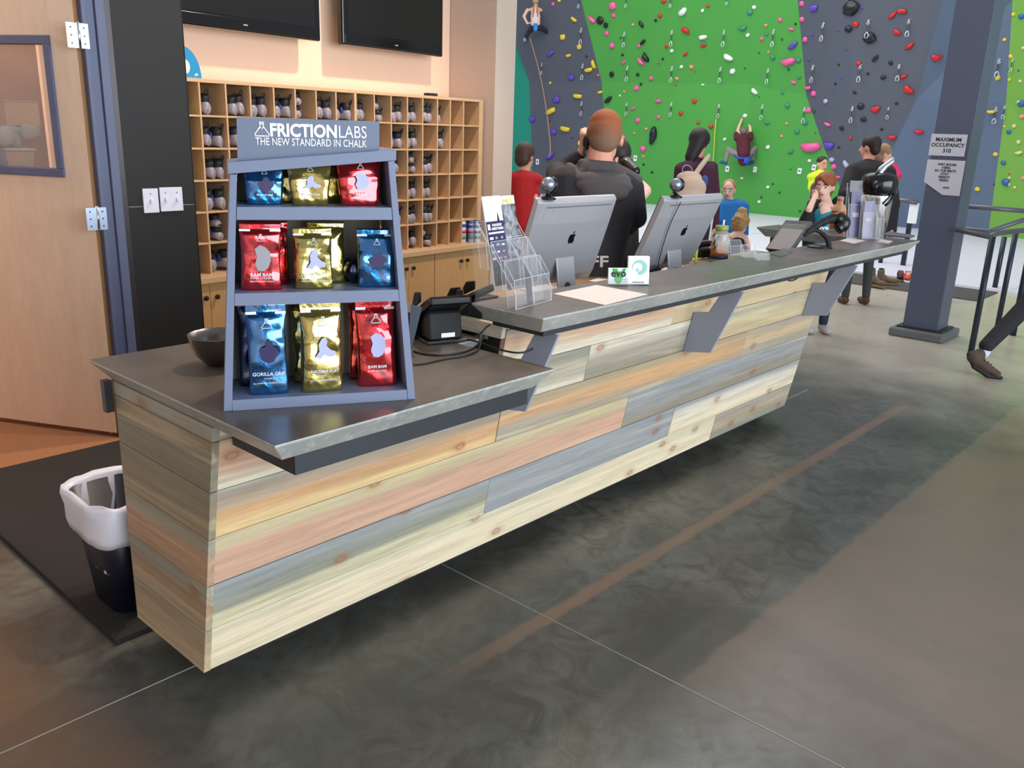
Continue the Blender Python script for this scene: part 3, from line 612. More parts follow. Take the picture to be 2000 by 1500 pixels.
def bag(u, y, z, w_, h_, d_, mat, lab, kind, words, art, yaw=0, lean=0, topw=1.0, tabs=True, front=True, flare=0):
    f0 = Fr(G.p(u, y, z), G.x); cz, sz = math.cos(R(yaw)), math.sin(R(yaw)); xx = f0.x*cz+f0.y*sz
    zz = (V((0, 0, 1))*math.cos(R(lean))+xx*math.sin(R(lean))); f = Fr(f0.o, xx-zz*xx.dot(zz), zz)
    t_ = thing('chalk_bag', lab, 'bag', tuple(f.o), 'foil chalk bags on the display')
    bm = B(); n = 40; rows_ = 26; rings = []; sd = rnd.uniform(0, 90)
    for j in range(rows_+1):
        t = j/rows_; th = d_*(1-max(0, (t-.55)/.45)**1.3*.93)*(.85+.15*min(1, t*8)); ww = w_*(1+(topw-1)*t)*(1-.06*math.sin(t*math.pi)*(1 if flare == 0 else 0))
        e = 5 if t < .6 else 3
        if t > .86: th = .0035
        rings.append([bm.verts.new(f.p(x, yy, h_*t)) for x, yy in rr(ww/2, th/2, n, e)])
    for a, b in zip(rings, rings[1:]):
        for i in range(n): bm.faces.new([a[i], a[(i+1) % n], b[(i+1) % n], b[i]])
    bm.faces.new(rings[0][::-1]); bm.faces.new(rings[-1])
    for v in bm.verts:
        t = f.z.dot(v.co-f.o)/h_; am = .007*min(1, t*6)*(1 if t < .86 else .35); nn = noise.noise(v.co*20+V((sd, 0, 0)))+.35*noise.noise(v.co*48+V((sd, 5, 0)))
        if t > .02: v.co += f.y*nn*am+f.x*nn*am*.25
    obj('pouch', bm, mat, t_, True)
    if front:
        yf_ = -d_/2-.0075
        def F(x, z_): return Fr(f.p(x, yf_, z_), f.x, f.z)
        emblem(F(0, h_*.80), h_*.10 if not flare else h_*.12, INK, t_, .10)
        pol = {'ape': [(-.30, -.35), (-.36, -.1), (-.42, .02), (-.34, .12), (-.16, .16), (-.12, .34), (0, .42), (.12, .34), (.14, .18), (.30, .10), (.36, -.06), (.26, -.2), (.16, -.38), (-.05, -.46)],
               'horse': [(-.38, -.30), (-.22, -.1), (-.25, .14), (-.12, .34), (.02, .40), (.10, .25), (.06, .1), (.22, -.05), (.42, -.12), (.36, -.28), (.12, -.3), (0, -.2), (-.18, -.36)],
               'blob': [(-.2, -.44), (-.3, -.2), (-.22, .05), (-.3, .3), (-.1, .44), (.12, .36), (.28, .2), (.3, -.1), (.18, -.36), (0, -.46)]}[art[0]]
        s_ = w_*.62; fr_ = F(0.004, h_*.50); obj('printed_figure', prism([fr_.p(a*s_, 0, b*s_*(1.15 if h_ > .15 else .8)) for a, b in pol], -fr_.y*.0008), art[1], t_, bevel=0)
        for k_, (wd, sz_) in enumerate(words): text(wd, F(0, h_*(.245-.05*k_)), sz_, INK, t_, bold=.0002 if k_ == 0 else 0)
        if tabs:
            for sx in (-1, 1): obj('tin_tie', f.box(sx*w_*.36-.013, sx*w_*.36+.013, -.008, -.006, h_*.875, h_*.905), WHITE, t_)
    return t_
def du(px, py, off): q = onp(px, py, G.p(0, off, 0), G.y); return (q-G.o).dot(G.x), q.z-G.o.z
def ub(px, off=.05, py=700): return du(px, py, off)[0]
zb = .0285
# lower shelf
bag(ub(524, .055, 770)+.003, .055, zb, .100, .236, .062, FB_, 'tall blue foil bag reading GORILLA GRIP, bottom shelf at the left', 'b', [('GORILLA GRIP', .0125), ('CHUNKY', .006), ('ALL PURPOSE CLIMBING CHALK', .0055)], ('ape', DARKINK))
bag(ub(629, .05, 770), .052, zb, .106, .238, .062, FG_, 'tall gold foil bag at the front of the bottom shelf, middle', 'g', [('UNICORN DUST', .0105), ('FINE', .006), ('HIGH PERFORMANCE CHALK', .0055)], ('horse', PALEINK), yaw=4, lean=.5)
bag(ub(735, .07, 750)+.002, .072, zb, .104, .236, .062, FR_, 'tall bright red foil bag, bottom shelf at the right', 'r', [('BAM BAM', .0115), ('SUPER CHUNKY', .007)], ('blob', PALEINK), yaw=-5, lean=-1)
bag(ub(508, .125, 770), .135, zb, .10, .235, .05, FDB, 'blue foil bag standing behind the one reading GORILLA GRIP', 'b', [], ('ape', DARKINK), front=False)
bag(ub(612, .125, 770), .135, zb, .10, .235, .05, FG_, 'gold foil bag standing behind the front gold bag on the bottom shelf', 'g', [], ('ape', DARKINK), front=False, yaw=-8)
bag(ub(718, .135, 770), .142, zb, .10, .235, .05, FR_, 'red foil bag standing behind the front red bag on the bottom shelf', 'r', [], ('ape', DARKINK), front=False)
zb = .2985
bag(ub(511, .05, 560), .058, zb, .100, .164, .055, FR_, 'red foil bag reading BAM BAM, middle shelf at the left', 'r', [('BAM BAM', .0125), ('SUPER CHUNKY', .0075), ('PERFORMANCE CHALK', .0055)], ('blob', GREYINK), lean=1)
bag(ub(613, .06, 560), .058, zb, .096, .152, .055, FG_, 'gold foil bag at the front of the middle shelf', 'g', [('UNICORN DUST', .009), ('FINE', .006), ('HIGH PERFORMANCE CHALK', .005)], ('horse', PALEINK))
bag(ub(738, .06, 560)-.004, .062, zb, .098, .148, .055, FB_, 'shiny pale blue foil bag, middle shelf at the right', 'b', [], ('ape', DARKINK), yaw=-4)
bag(ub(528, .13, 560), .135, zb, .10, .16, .05, FR_, 'red foil bag half hidden behind the one reading BAM BAM', 'r', [], ('ape', DARKINK), front=False)
bag(ub(640, .13, 560), .14, zb, .096, .158, .05, FG_, 'gold foil bag behind the front gold bag on the middle shelf', 'g', [], ('ape', DARKINK), front=False)
lb = thing('chalk_bag', 'dark blue foil bag lying on its side on the middle shelf', 'bag', tuple(G.p(ub(690, .12, 545), .13, zb)), 'foil chalk bags on the display')
bm = ball(G.p(ub(690, .12, 545), .13, zb+.034), (.026, .05, .034), None, G, 24)
for v in bm.verts: v.co += noise.noise_vector(v.co*40)*.005
obj('pouch', bm, FDB, lb, True)
zb = .5055
bag(ub(517, .07, 400), .075, zb, .082, .100, .045, FB_, 'small blue foil pouch, top shelf at the left', 'b', [('GORILLA GRIP', .006)], ('ape', DARKINK), topw=1.22, tabs=False, flare=1, lean=1)
bag(ub(606, .06, 405), .06, zb, .086, .112, .045, FG_, 'small gold foil pouch at the front of the top shelf', 'g', [('UNICORN DUST', .006)], ('horse', PALEINK), topw=1.3, tabs=False, flare=1)
bag(ub(702, .06, 405), .06, zb, .092, .122, .045, FR_, 'small red foil pouch, top shelf at the right', 'r', [('BAM BAM', .006)], ('blob', PALEINK), topw=1.25, tabs=False, flare=1)
bag(ub(578, .14, 400), .14, zb, .085, .108, .04, FG_, 'small gold pouch behind to the left of the front gold pouch', 'g', [], ('ape', DARKINK), topw=1.2, front=False, flare=1)
bag(ub(648, .14, 400), .145, zb, .08, .108, .04, FG_, 'small gold pouch behind, between the gold and the red pouch', 'g', [], ('ape', DARKINK), topw=1.2, front=False, flare=1)
# ---------------------------------------------------------------- climbing wall
WX = {}
def wall_mat(name, c, rough=.55): return plain(name, c, rough, 0, .04, 1.2, .06, 90)
GREENW = wall_mat('green_wall_paint', (76, 160, 68)); GREYW = wall_mat('slate_wall_paint', (84, 90, 102)); GREYW2 = wall_mat('slate_wall_paint_right', (86, 92, 104))
BLUEG = wall_mat('blue_grey_wall_paint', (92, 108, 132)); TEALW = wall_mat('teal_wall_paint', (20, 146, 122)); LIMEW = wall_mat('light_green_wall_paint', (118, 172, 70))
def wp(u, v, x): return onx(u, v, x)
VT = {  # corner points of the wall facets: pixel in the photograph + distance of the real corner
    'a0': (930, -140, 16.2), 'a1': (1100, -140, 16.2), 'a2': (1135, 0, 16.5), 'a3': (1175, 160, 17.0), 'a4': (1183, 240, 17.1), 'a5': (1190, 440, 17.2), 'a6': (1040, 436, 17.2), 'a7': (930, 432, 17.2), 'a8': (930, 150, 17.6), 't1': (1016, 60, 17.0), 't2': (1033, 158, 17.05), 't3': (1014, 330, 17.3), 't0': (960, 60, 17.6),
    'b1': (1552, -140, 16.1), 'b2': (1558, 0, 16.4), 'b3': (1575, 187, 16.9), 'b4': (1465, 165, 17.0), 'b5': (1610, 290, 17.05), 'b6': (1668, 436, 17.3), 'b7': (1460, 423, 17.3),
    'c1': (1690, -140, 15.8), 'c2': (1650, 0, 16.1), 'c3': (1590, 190, 16.85), 'c4': (1850, -140, 16.0), 'c5': (1842, 0, 16.2), 'c6': (1790, 195, 16.7), 'c7': (1690, 400, 17.2), 'c8': (1675, 438, 17.3),
    'd1': (1995, -140, 16.6), 'd2': (1978, 0, 16.8), 'd3': (1965, 200, 17.1), 'd4': (1930, 457, 17.5), 'd5': (1790, 454, 17.4),
    'e1': (2300, -140, 15.6), 'e2': (2300, 440, 16.6)}
VW = {k: wp(*q) for k, q in VT.items()}
for k in ('a5', 'a6', 'a7', 'b6', 'b7', 'c8', 'd4', 'd5', 'e2'): VW[k].z = .03
FAC = [('wall_panel', GREYW, ['a0', 'a1', 'a2', 'a3', 't2', 't1', 't0']), ('wall_panel', GREYW, ['t2', 'a3', 'a4', 'a5', 'a6', 't3']), ('wall_panel', TEALW, ['t0', 't1', 't2', 't3', 'a6', 'a7', 'a8']),
       ('wall_panel', GREENW, ['a1', 'b1', 'b2', 'b3', 'b4', 'a3', 'a2']), ('wall_panel', GREENW, ['a3', 'b4', 'b7', 'a5', 'a4']), ('wall_panel', GREENW, ['b4', 'b3', 'b5', 'b6', 'b7']),
       ('wall_panel', GREYW, ['b1', 'c1', 'c2', 'c3', 'b3', 'b2']), ('wall_panel', GREYW2, ['c1', 'c4', 'c5', 'c6', 'c7', 'b5', 'b3', 'c3', 'c2']), ('wall_panel', GREYW2, ['b5', 'c7', 'c8', 'b6']),
       ('wall_panel', BLUEG, ['c4', 'd1', 'd2', 'd3', 'c6', 'c5']), ('wall_panel', BLUEG, ['c6', 'd3', 'd4', 'd5', 'c8', 'c7']), ('wall_panel', LIMEW, ['d1', 'e1', 'e2', 'd4', 'd3', 'd2'])]
cw_ = new('wall_climbing', None, None, (17.2, 8, 0)); cw_['kind'] = 'structure'
TRIS = []
for nm, mt, ks in FAC:
    bm = B(); vs_ = [bm.verts.new(VW[k]) for k in ks]; f = bm.faces.new(vs_); bmesh.ops.triangulate(bm, faces=[f])
    for f in bm.faces: TRIS.append([v.co.copy() for v in f.verts])
    for f in bm.faces:
        f.normal_update()
        if f.normal.dot(CAM-f.calc_center_median()) < 0: f.normal_flip()
    ext = bmesh.ops.extrude_face_region(bm, geom=list(bm.faces)); bmesh.ops.translate(bm, verts=[g for g in ext['geom'] if isinstance(g, bmesh.types.BMVert)], vec=(.05, .0, 0))
    obj(nm, bm, mt, cw_)
for y0, y1, x_ in ((-7, VW['e2'].y, 17.8), ): obj('wall_panel', box(x_, x_+.1, y0, y1+.3, 0.03, 7), LIMEW, cw_)
struct('wall_far', box(18.6, 18.7, -7, 16, 0, 8), GREYW, org=(18.6, 4, 0))
struct('wall_left_hall', prism([tuple(WF.p(2.77, .53, 0)), tuple(WF.p(3.03, .53, 0)), (9.5, 16, 0), (9.2, 16, 0)], (0, 0, 6)), plain('hall_wall_paint', (206, 200, 192), .8), org=(7, 9, 0))
def hit(u, v):
    d = ray(u, v).normalized(); best = None
    for a, b, c in TRIS:
        q = geometry.intersect_ray_tri(a, b, c, d, CAM, True)
        if q is not None and (best is None or (q-CAM).length < best[0]): n = (b-a).cross(c-a).normalized(); n = n if n.dot(CAM-a) > 0 else -n; best = ((q-CAM).length, q, n)
    return (best[1], best[2]) if best else (onx(u, v, 17.2), V((-1, 0, 0)))
HC = {'K': ((236, 96, 160), 'pink'), 'Y': ((232, 204, 56), 'yellow'), 'P': ((98, 70, 186), 'purple'), 'B': ((22, 28, 36), 'black'), 'R': ((206, 34, 38), 'red'), 'W': ((232, 236, 232), 'white'), 'T': ((60, 140, 116), 'teal'), 'O': ((196, 74, 40), 'orange-red'), 'L': ((214, 216, 150), 'pale yellow'), 'U': ((48, 104, 168), 'blue'), 'C': ((232, 150, 130), 'coral'), 'G': ((18, 92, 40), 'dark green'), 'V': ((180, 182, 214), 'lilac')}
HMESH = {}
def holdmesh(c, kind):
    if (c, kind) in HMESH: return HMESH[(c, kind)]
    bm = B(); bmesh.ops.create_icosphere(bm, subdivisions=2, radius=1); sd = len(HMESH)*3.1
    for v in bm.verts:
        n_ = noise.noise(v.co*1.3+V((sd, 0, 0)))*.38; v.co *= 1+n_
        if kind == 0: v.co = V((v.co.x*.5, v.co.y*.42, v.co.z*.34))
        elif kind == 1: v.co = V((v.co.x*.5, v.co.y*.22, v.co.z*.28)); v.co.y += .25*v.co.x**2
        elif kind == 2:
            v.co = V((v.co.x*.5, v.co.y*.30, v.co.z*.3)); v.co.y += .55*v.co.x**2*(1 if v.co.y > -.1 else .4)
        elif kind == 3: v.co = V((v.co.x*.5, max(-.18, min(.18, v.co.y*.4)), max(-.22, min(.24, v.co.z*.4))))
        v.co.z = max(v.co.z, -.12)
    me = bpy.data.meshes.new('climbing_hold'); bm.to_mesh(me); bm.free(); me.polygons.foreach_set('use_smooth', [True]*len(me.polygons)); me.materials.append(plain('hold_'+HC[c][1], HC[c][0], .32, 0, .12, 8)); HMESH[(c, kind)] = me; return me
A_ = "K323,33,30 K790,50,62 K797,123,34 K628,157,70,1,-25 K742,262,38 K785,358,46 K995,360,30 K875,487,42,1,40 K1010,485,68,1,-30 K677,588,22 K975,690,42 K1145,790,54,1,0 K950,847,44,1,15 K985,943,40 K1147,915,32 K1090,612,34 C1050,1007,24 K1025,1165,50,0,-50 C1028,1222,22 K900,1218,46,1,45 K878,1073,26 C945,192,24 C957,1040,20 C878,715,18 C1985,197,26 K1953,303,30 Y370,3,30 Y487,152,50,3 Y398,290,48,0,20 Y527,367,42 Y443,435,48,1,20 Y640,505,58,3,-60 Y603,545,68,3,20 Y300,648,22 Y690,722,44,1,10 Y518,752,72,3,-5 Y308,870,84,3,22 Y420,1008,80,3,-8 Y532,1130,52,1,-60 L845,747,22 P105,305,52,0,60 P303,420,70,1,35 P465,605,52 P350,778,60 P160,930,52 P327,1030,52 P300,1222,80,1,35 B692,158,62 B736,195,42,0,50 B1012,190,54,1,-40 B1025,328,54,1,45 B1045,452,70,2,-40 B782,578,42,0,60 B985,583,28 B755,780,72,1,35 B1010,657,22 B865,428,22 B1125,158,24 B1180,460,20 B583,440,20 B1108,1060,120,1,80 B1030,1285,18 B1095,1345,20 B850,296,14 B297,943,12 B473,1077,12 R1187,13,48,1,20 R1157,122,34 R1355,233,66,3 R1385,262,16 R1208,362,30 R1497,357,50,1,20 R1357,425,46,1,40 R1425,790,38 R1320,885,36 O1457,957,30 R1555,988,36 C1290,613,30 O1530,45,28 O1283,663,18 O1148,494,16 O1433,558,16 C1403,522,34 W1335,95,74,2,45 W1490,83,28 W1250,397,30 W1325,522,28 W1493,293,76,1,20 W1690,450,90,1,-10 W1725,557,46 W1492,663,30,1,0 W1895,715,68,1,-30 W1893,57,32 W1843,275,32 W1663,1088,26 W1797,1392,22 W1822,905,34 T1860,98,42 T1803,222,66,1,20 T1990,268,28 T1990,960,30 G1820,533,14 G1930,413,14 G1933,757,12"
B_ = "K268,30,42 K270,153,42 K98,157,36 K185,228,48,1,0 K294,310,44 K167,483,112,1,28 K205,643,48,1,0 K316,685,54,3 K360,732,46 K320,862,46 K468,972,54,1,0 K345,1150,150,1,12 K517,1303,44 K548,1383,42,1 C6,405,20 C148,965,24 C108,1063,24 P360,65,76,2,20 P342,270,26 P197,358,80,1,45 P320,462,26 V452,788,38 P478,1137,84,2 V500,1245,40 V612,1282,70,1,-30 P545,237,18 P609,390,20,1 P573,613,22,1 P515,723,20,1 P738,60,20 B655,58,118 B632,225,54 B800,295,88 B840,455,58,1,60 B960,492,32 B903,603,38 B782,575,22 B553,505,18 B528,655,20 B677,722,34,1 B727,830,50 B1006,807,24 B748,932,42 B578,1002,36 B890,1008,22 B555,1150,20 G110,308,18 B218,187,18 G162,543,20 R975,122,66,1,50 R1045,85,66,3 R685,188,46 R1007,253,58,2 R1107,362,70,1,45 R708,495,36 R1312,452,76,2 R1058,600,56,1,30 R1095,703,80,2 R840,855,70,2 R968,1075,60,2 R1178,1032,66,1 R647,1078,30 T38,450,40 T238,472,42 T243,605,28 T113,725,28 T152,827,38 G360,867,28 T292,960,40 T228,1030,38 T180,1187,46,1,40 W325,1255,28 T0,960,30 W0,1150,34 W0,1462,26 G37,1437,16 G178,1323,12 G370,1040,12 Y1918,112,30 Y1848,310,28 Y1898,440,36 Y1795,610,38 Y1888,622,28,0,60 Y1745,872,54,3,10 Y1778,1205,36 Y1637,1477,38 Y1848,988,20 U1980,130,44 U1882,540,14 U1958,550,18 U1980,810,54 U1883,1030,36 U1840,1272,38 U1860,1425,60 G1765,1440,14 L1995,375,28 L1973,635,28 L1960,800,32 L1925,985,34 L1960,1110,36 L1960,1195,56,1 L1888,1390,26 L1930,1465,26 L1885,1440,28,0,70 C1985,910,38 C1995,1390,32 O1885,1360,14 W-68,1576,26 G-52,1540,18 G90,1505,18 G250,1650,18 G400,1700,16"
areaname = lambda u: 'beside the taupe wall' if u < 1060 else 'on the left slate panel' if u < 1150 else 'left on the green panel' if u < 1320 else 'mid green panel' if u < 1460 else 'right on the green panel' if u < 1575 else 'on slate beside the green' if u < 1700 else 'on slate near the column' if u < 1850 else 'right of the column'
def vname(v): return 'at picture top' if v < 60 else 'high up' if v < 130 else 'at mid height' if v < 220 else 'low down' if v < 310 else 'close above the matting'
seen = {}
hidx = 0
for src, off_ in ((A_, 1000), (B_, 1500)):
    for tok in src.split():
        c = tok[0]; q = [float(x) for x in tok[1:].split(',')]; u, v, s_ = off_+q[0]/4, q[1]/4, q[2]/4; kind = int(q[3]) if len(q) > 3 else 0; ang = q[4] if len(q) > 4 else (hidx*47) % 60-30
        p, n = hit(u, v); d = (p-CAM).dot(fw); size = s_*d/F_PX*1.12
        o = new('climbing_hold', holdmesh(c, kind)); X = (rt-n*rt.dot(n)).normalized(); Y = n.cross(X); a = R(ang)
        X2 = X*math.cos(a)+Y*math.sin(a); Y2 = n.cross(X2); m = Matrix((X2*size, Y2*size, n*size*.85)).transposed().to_4x4(); m.translation = p+n*(.004+size*.06); o.matrix_world = m
        sz = 'tiny' if s_ < 6 else 'small' if s_ < 10 else 'medium' if s_ < 16 else 'large'
        sh_ = ['rounded', 'long', 'curved', 'blocky'][kind]
        lab = '%s %s %s climbing hold %s, %s' % (sz, sh_, HC[c][1], areaname(u), vname(v))
        if lab in seen:
            k2 = seen[lab]; seen[lab] += 1
            lab = '%s %s %s hold %s, %s, %s listed from left' % (sz, sh_, HC[c][1], areaname(u), vname(v), ['second', 'third', 'fourth', 'fifth', 'sixth', 'seventh', 'eighth', 'ninth'][min(7, k2-1)])
            w_ = lab.split(); lab = ' '.join(w_[:16]) if len(w_) > 16 else lab
        else: seen[lab] = 1
        tag(o, lab, 'climbing hold', 'climbing holds on the wall'); hidx += 1
# quickdraws hanging from bolts
QS = plain('quickdraw_silver', (214, 220, 224), .35, .5, bump=0); QW = plain('quickdraw_sling', (60, 66, 74), .7, bump=0)
def make_draw():
    t_ = thing('quickdraw', 'x', 'quickdraw'); f = Fr((0, 0, 0), (1, 0, 0))
    obj('bolt_hanger', tube([(-.018, 0, 0), (0, -.01, .03), (.018, 0, 0), (0, -.015, -.03), (-.018, 0, 0)], .009, 6), QS, t_)
    obj('upper_link', tube([(0, -.02, -.03), (-.024, -.02, -.075), (0, -.02, -.12), (.024, -.02, -.075), (0, -.02, -.03)], .008, 6), QS, t_)
    obj('sling', box(-.011, .011, -.024, -.016, -.30, -.12), QW, t_)
    obj('carabiner', tube([(0, -.02, -.30), (-.032, -.02, -.36), (-.028, -.02, -.45), (.02, -.02, -.455), (.034, -.02, -.40), (.012, -.02, -.31), (0, -.02, -.30)], .009, 6), QS, t_)
    return t_
proto = make_draw(); first = True
QD = [(1224, -8, 14), (1311, -8, 14), (1421, -10, 9), (1132, -8, 15), (1136, 56, 86), (1220, 64, 91), (1313, 60, 89), (1415, 60, 90), (1139, 126, 155), (1226, 130, 158), (1313, 131, 160), (1408, 132, 161), (1225, 201, 226), (1312, 201, 228), (1137, 200, 226), (1405, 205, 230), (1490, 206, 234), (1059, 124, 145), (1609, 46, 79), (1512, 59, 90), (1501, 135, 163), (1697, 40, 73), (1776, 39, 70), (1589, 129, 160), (1681, 127, 159), (1757, 127, 157), (1666, 209, 239), (1736, 210, 232), (1572, 211, 240), (1952, 116, 150), (1946, 210, 241), (1979, 115, 140), (1963, 207, 232)]
for i, (u, v0, v1) in enumerate(QD):
    p, n = hit(u, max(v0, -100)); d_ = proto if first else copy_tree(proto); first = False; d_.location = p+n*.01; s_ = (v1-v0)*(p-CAM).dot(fw)/F_PX/.47; d_.scale = (s_*1.5, s_, s_)
    d_.rotation_euler = (0, 0, math.atan2(n.y, n.x)+math.pi/2)
    rowq = 'top edge' if v1 < 20 else 'upper row' if v1 < 100 else 'middle row' if v1 < 170 else 'lower row'
    d_['label'] = 'silver quickdraw in the %s %s%s' % (rowq, areaname(u), ' by the yellow rope' if i == 15 else ''); d_['group'] = 'quickdraws hanging on the climbing wall'
labs_ = {}
for o_ in list(COL.objects):
    if o_.name.startswith('quickdraw') and o_.parent is None:
        l = o_['label']; labs_[l] = labs_.get(l, 0)+1
        if labs_[l] > 1: o_['label'] = l+', %s from the left' % ['second', 'third', 'fourth'][labs_[l]-2]
# route tags
for i, (u, v, c) in enumerate([(1050, 316, (90, 84, 150)), (1241, 309, (186, 60, 130)), (1421, 330, (186, 60, 130)), (1475, 331, (200, 206, 210)), (1562, 334, (80, 120, 150)), (1590, 327, (200, 70, 140)), (1660, 334, (70, 74, 84))]):
    p, n = hit(u, v); X = (rt-n*rt.dot(n)); f = Fr(p+n*.006, X, (0, 0, 1)); s_ = 8*(p-CAM).length/F_PX
    tg = thing('route_tag', ['white route tag with a violet mark on the left slate panel', 'white route tag with a magenta mark beside the staff member', 'white route tag with a magenta mark left below the man climbing', 'white route tag with faint print right below the man climbing', 'white route tag with a blue mark near the right of the green panel', 'white route tag with a pink mark beside the man in yellow', 'white route tag with a dark mark behind the man in black'][i], 'sign', tuple(p), 'route tags along the wall foot')
    obj('card', f.box(-s_*.45, s_*.45, -.006, 0, -s_*.62, s_*.62), WHITE, tg); obj('mark', f.box(-s_*.22, s_*.22, -.008, -.0065, -s_*.2, s_*.25), plain('tag_mark_%d' % i, c, .6, bump=0), tg)
# ropes
def rope(pts, r_, m_, lab, name='rope'): o = obj(name, tube(pts, r_, 6, sm=2), m_, None, True, org=tuple(pts[0])); return tag(o, lab, 'rope')
GIRLP, GN = hit(1040, 55)
r1 = [hit(u, v)[0]+V((-k, 0, 0)) for u, v, k in ((1053, 78, .35), (1061, 140, .15), (1072, 205, .12), (1100, 290, .5), (1106, 306, .7))]
rope(r1, .014, plain('tan_rope', (188, 138, 104), .8, bump=0), 'tan climbing rope running down from the girl climbing')
r2 = [hit(u, v)[0]+V((-.08, 0, 0)) for u, v in ((1402, 233), (1399, 270), (1397, 308))]; r2.append(V((r2[-1].x, r2[-1].y, .9)))
rope(r2, .013, plain('yellow_rope', (216, 208, 60), .8, bump=0), 'bright yellow climbing rope hanging left of the man climbing')
# handrails
RAIL = plain('rail_steel', (96, 98, 106), .4, .3, bump=0); RAILD = plain('rail_post_steel', (42, 50, 66), .4, .3, bump=0)
t_ = thing('handrail', 'dark steel ramp handrail starting at the slate column, nearest the viewer', 'railing', (6.8, -.1, 0))
obj('top_rail', tube([onx(1868, 448, 6.9), onx(1935, 463, 6.85), onx(1950, 455, 7.1), onx(2010, 449, 7.3)], .022, 10), RAIL, t_, True)
obj('upper_rail', tube([onx(1868, 446, 7.6), onx(1930, 452, 7.7), onx(2010, 426, 7.8)], .022, 10), RAIL, t_, True)
pa = onz(1896, 689, 0); obj('post', tube([V((pa.x, pa.y, .0)), V((pa.x, pa.y, onx(1936, 462, pa.x).z))], .025, 10), RAILD, t_, True)
pb = onz(1948, 638, 0); obj('post', tube([V((pb.x, pb.y, .0)), V((pb.x, pb.y, onx(1977, 448, pb.x).z))], .025, 10), RAILD, t_, True)
pc = onz(1942, 566, 0); obj('post', tube([V((pc.x, pc.y, .0)), V((pc.x, pc.y, onx(1956, 462, pc.x).z))], .03, 10), RAILD, t_, True)
pd_ = onz(1978, 655, 0); obj('post', tube([V((pd_.x, pd_.y, .0)), V((pd_.x, pd_.y, 1.0))], .028, 10), RAILD, t_, True)
t_ = thing('handrail', 'long grey horizontal handrail crossing far behind the slate column', 'railing', (9.2, .5, 0))
z_ = 1.04; obj('top_rail', tube([onx(1880, 402, 9.2), onx(2010, 413, 9.4)], .026, 10), RAIL, t_, True)
q = onx(1885, 403, 9.2); obj('post', tube([V((q.x, q.y, .013)), V((q.x, q.y, q.z))], .024, 10), RAILD, t_, True)
t_ = thing('handrail', 'grey rail with a white end panel beside the man in black', 'railing', (11.5, 1.6, 0))
obj('top_rail', tube([onx(1735, 389, 11.5), onx(1792, 395, 11.5)], .035, 10), RAIL, t_, True)
q0, q1 = onx(1778, 392, 11.5), onx(1795, 392, 11.5); q2 = onx(1776, 436, 11.5)
obj('end_panel', box(11.5, 11.54, q1.y, q0.y-.0, q2.z, q0.z-.03), WHITE, t_); obj('post', box(11.5, 11.54, q1.y+.05, q1.y+.11, .03, q2.z-.001), RAILD, t_)
q = onx(1738, 392, 11.5); obj('post', tube([V((q.x, q.y, .03)), q], .03, 10), RAILD, t_, True)
# signs on the column
def colsign(px, lab, pts2, name):
    ps = [onx(u, v, 6.962) for u, v in pts2]; y = [p.y for p in ps]
    t_ = thing('wall_sign', lab, 'sign', tuple(ps[0])); return t_, ps
SGN = plain('sign_grey_white', (206, 206, 216), .5, var=.02, bump=0); SGK = plain('sign_text', (46, 48, 60), .6, bump=0)
def mksign(u0, u1, v0, v1, lab, lines, notch=False):
    a = onx(u0, v0, 6.965); b = onx(u1, v1, 6.965); zt_, zb_ = a.z, b.z; y0, y1 = a.y, b.y   # y decreases to the right
    y0 = min(y0, .515); y1 = max(y1, .185)
    t_ = thing('wall_sign', lab, 'sign', (6.965, (y0+y1)/2, zb_)); f = Fr((6.9645, y0, zb_), (0, -1, 0)); W_ = y0-y1; H_ = zt_-zb_
    pts = [(0, 0), (W_, 0), (W_, H_), (0, H_)] if not notch else [(W_*.55, 0), (W_, 0), (W_, H_), (0, H_), (0, H_*.35)]
    flat(pts, f, SGN, t_, 'board', .004)
    for s_, x, z, sz, b_ in lines: text(s_, Fr(f.p(W_*x, -.0045, H_*z), f.x), sz*H_, SGK, t_, bold=b_)
    return t_
mksign(1813, 1883, 261, 306, 'rectangular sign reading MAXIMUM OCCUPANCY 310 on the slate column', [('MAXIMUM', .5, .74, .25, .0012), ('OCCUPANCY', .5, .49, .24, .0012), ('310', .5, .23, .25, .0012)])
mksign(1809, 1874, 311, 383, 'arrow shaped sign about wet shoes, below the occupancy sign on the slate column', [('WET SHOES', .54, .87, .095, .001), ('HERE,', .54, .78, .095, .001), ('SO THE MATS', .52, .69, .095, .001), ('STAY', .52, .60, .095, .001), ('FRESHY', .52, .51, .095, .001), ('FRESH', .52, .42, .095, .001), ('evo', .62, .22, .12, .0006)], True)
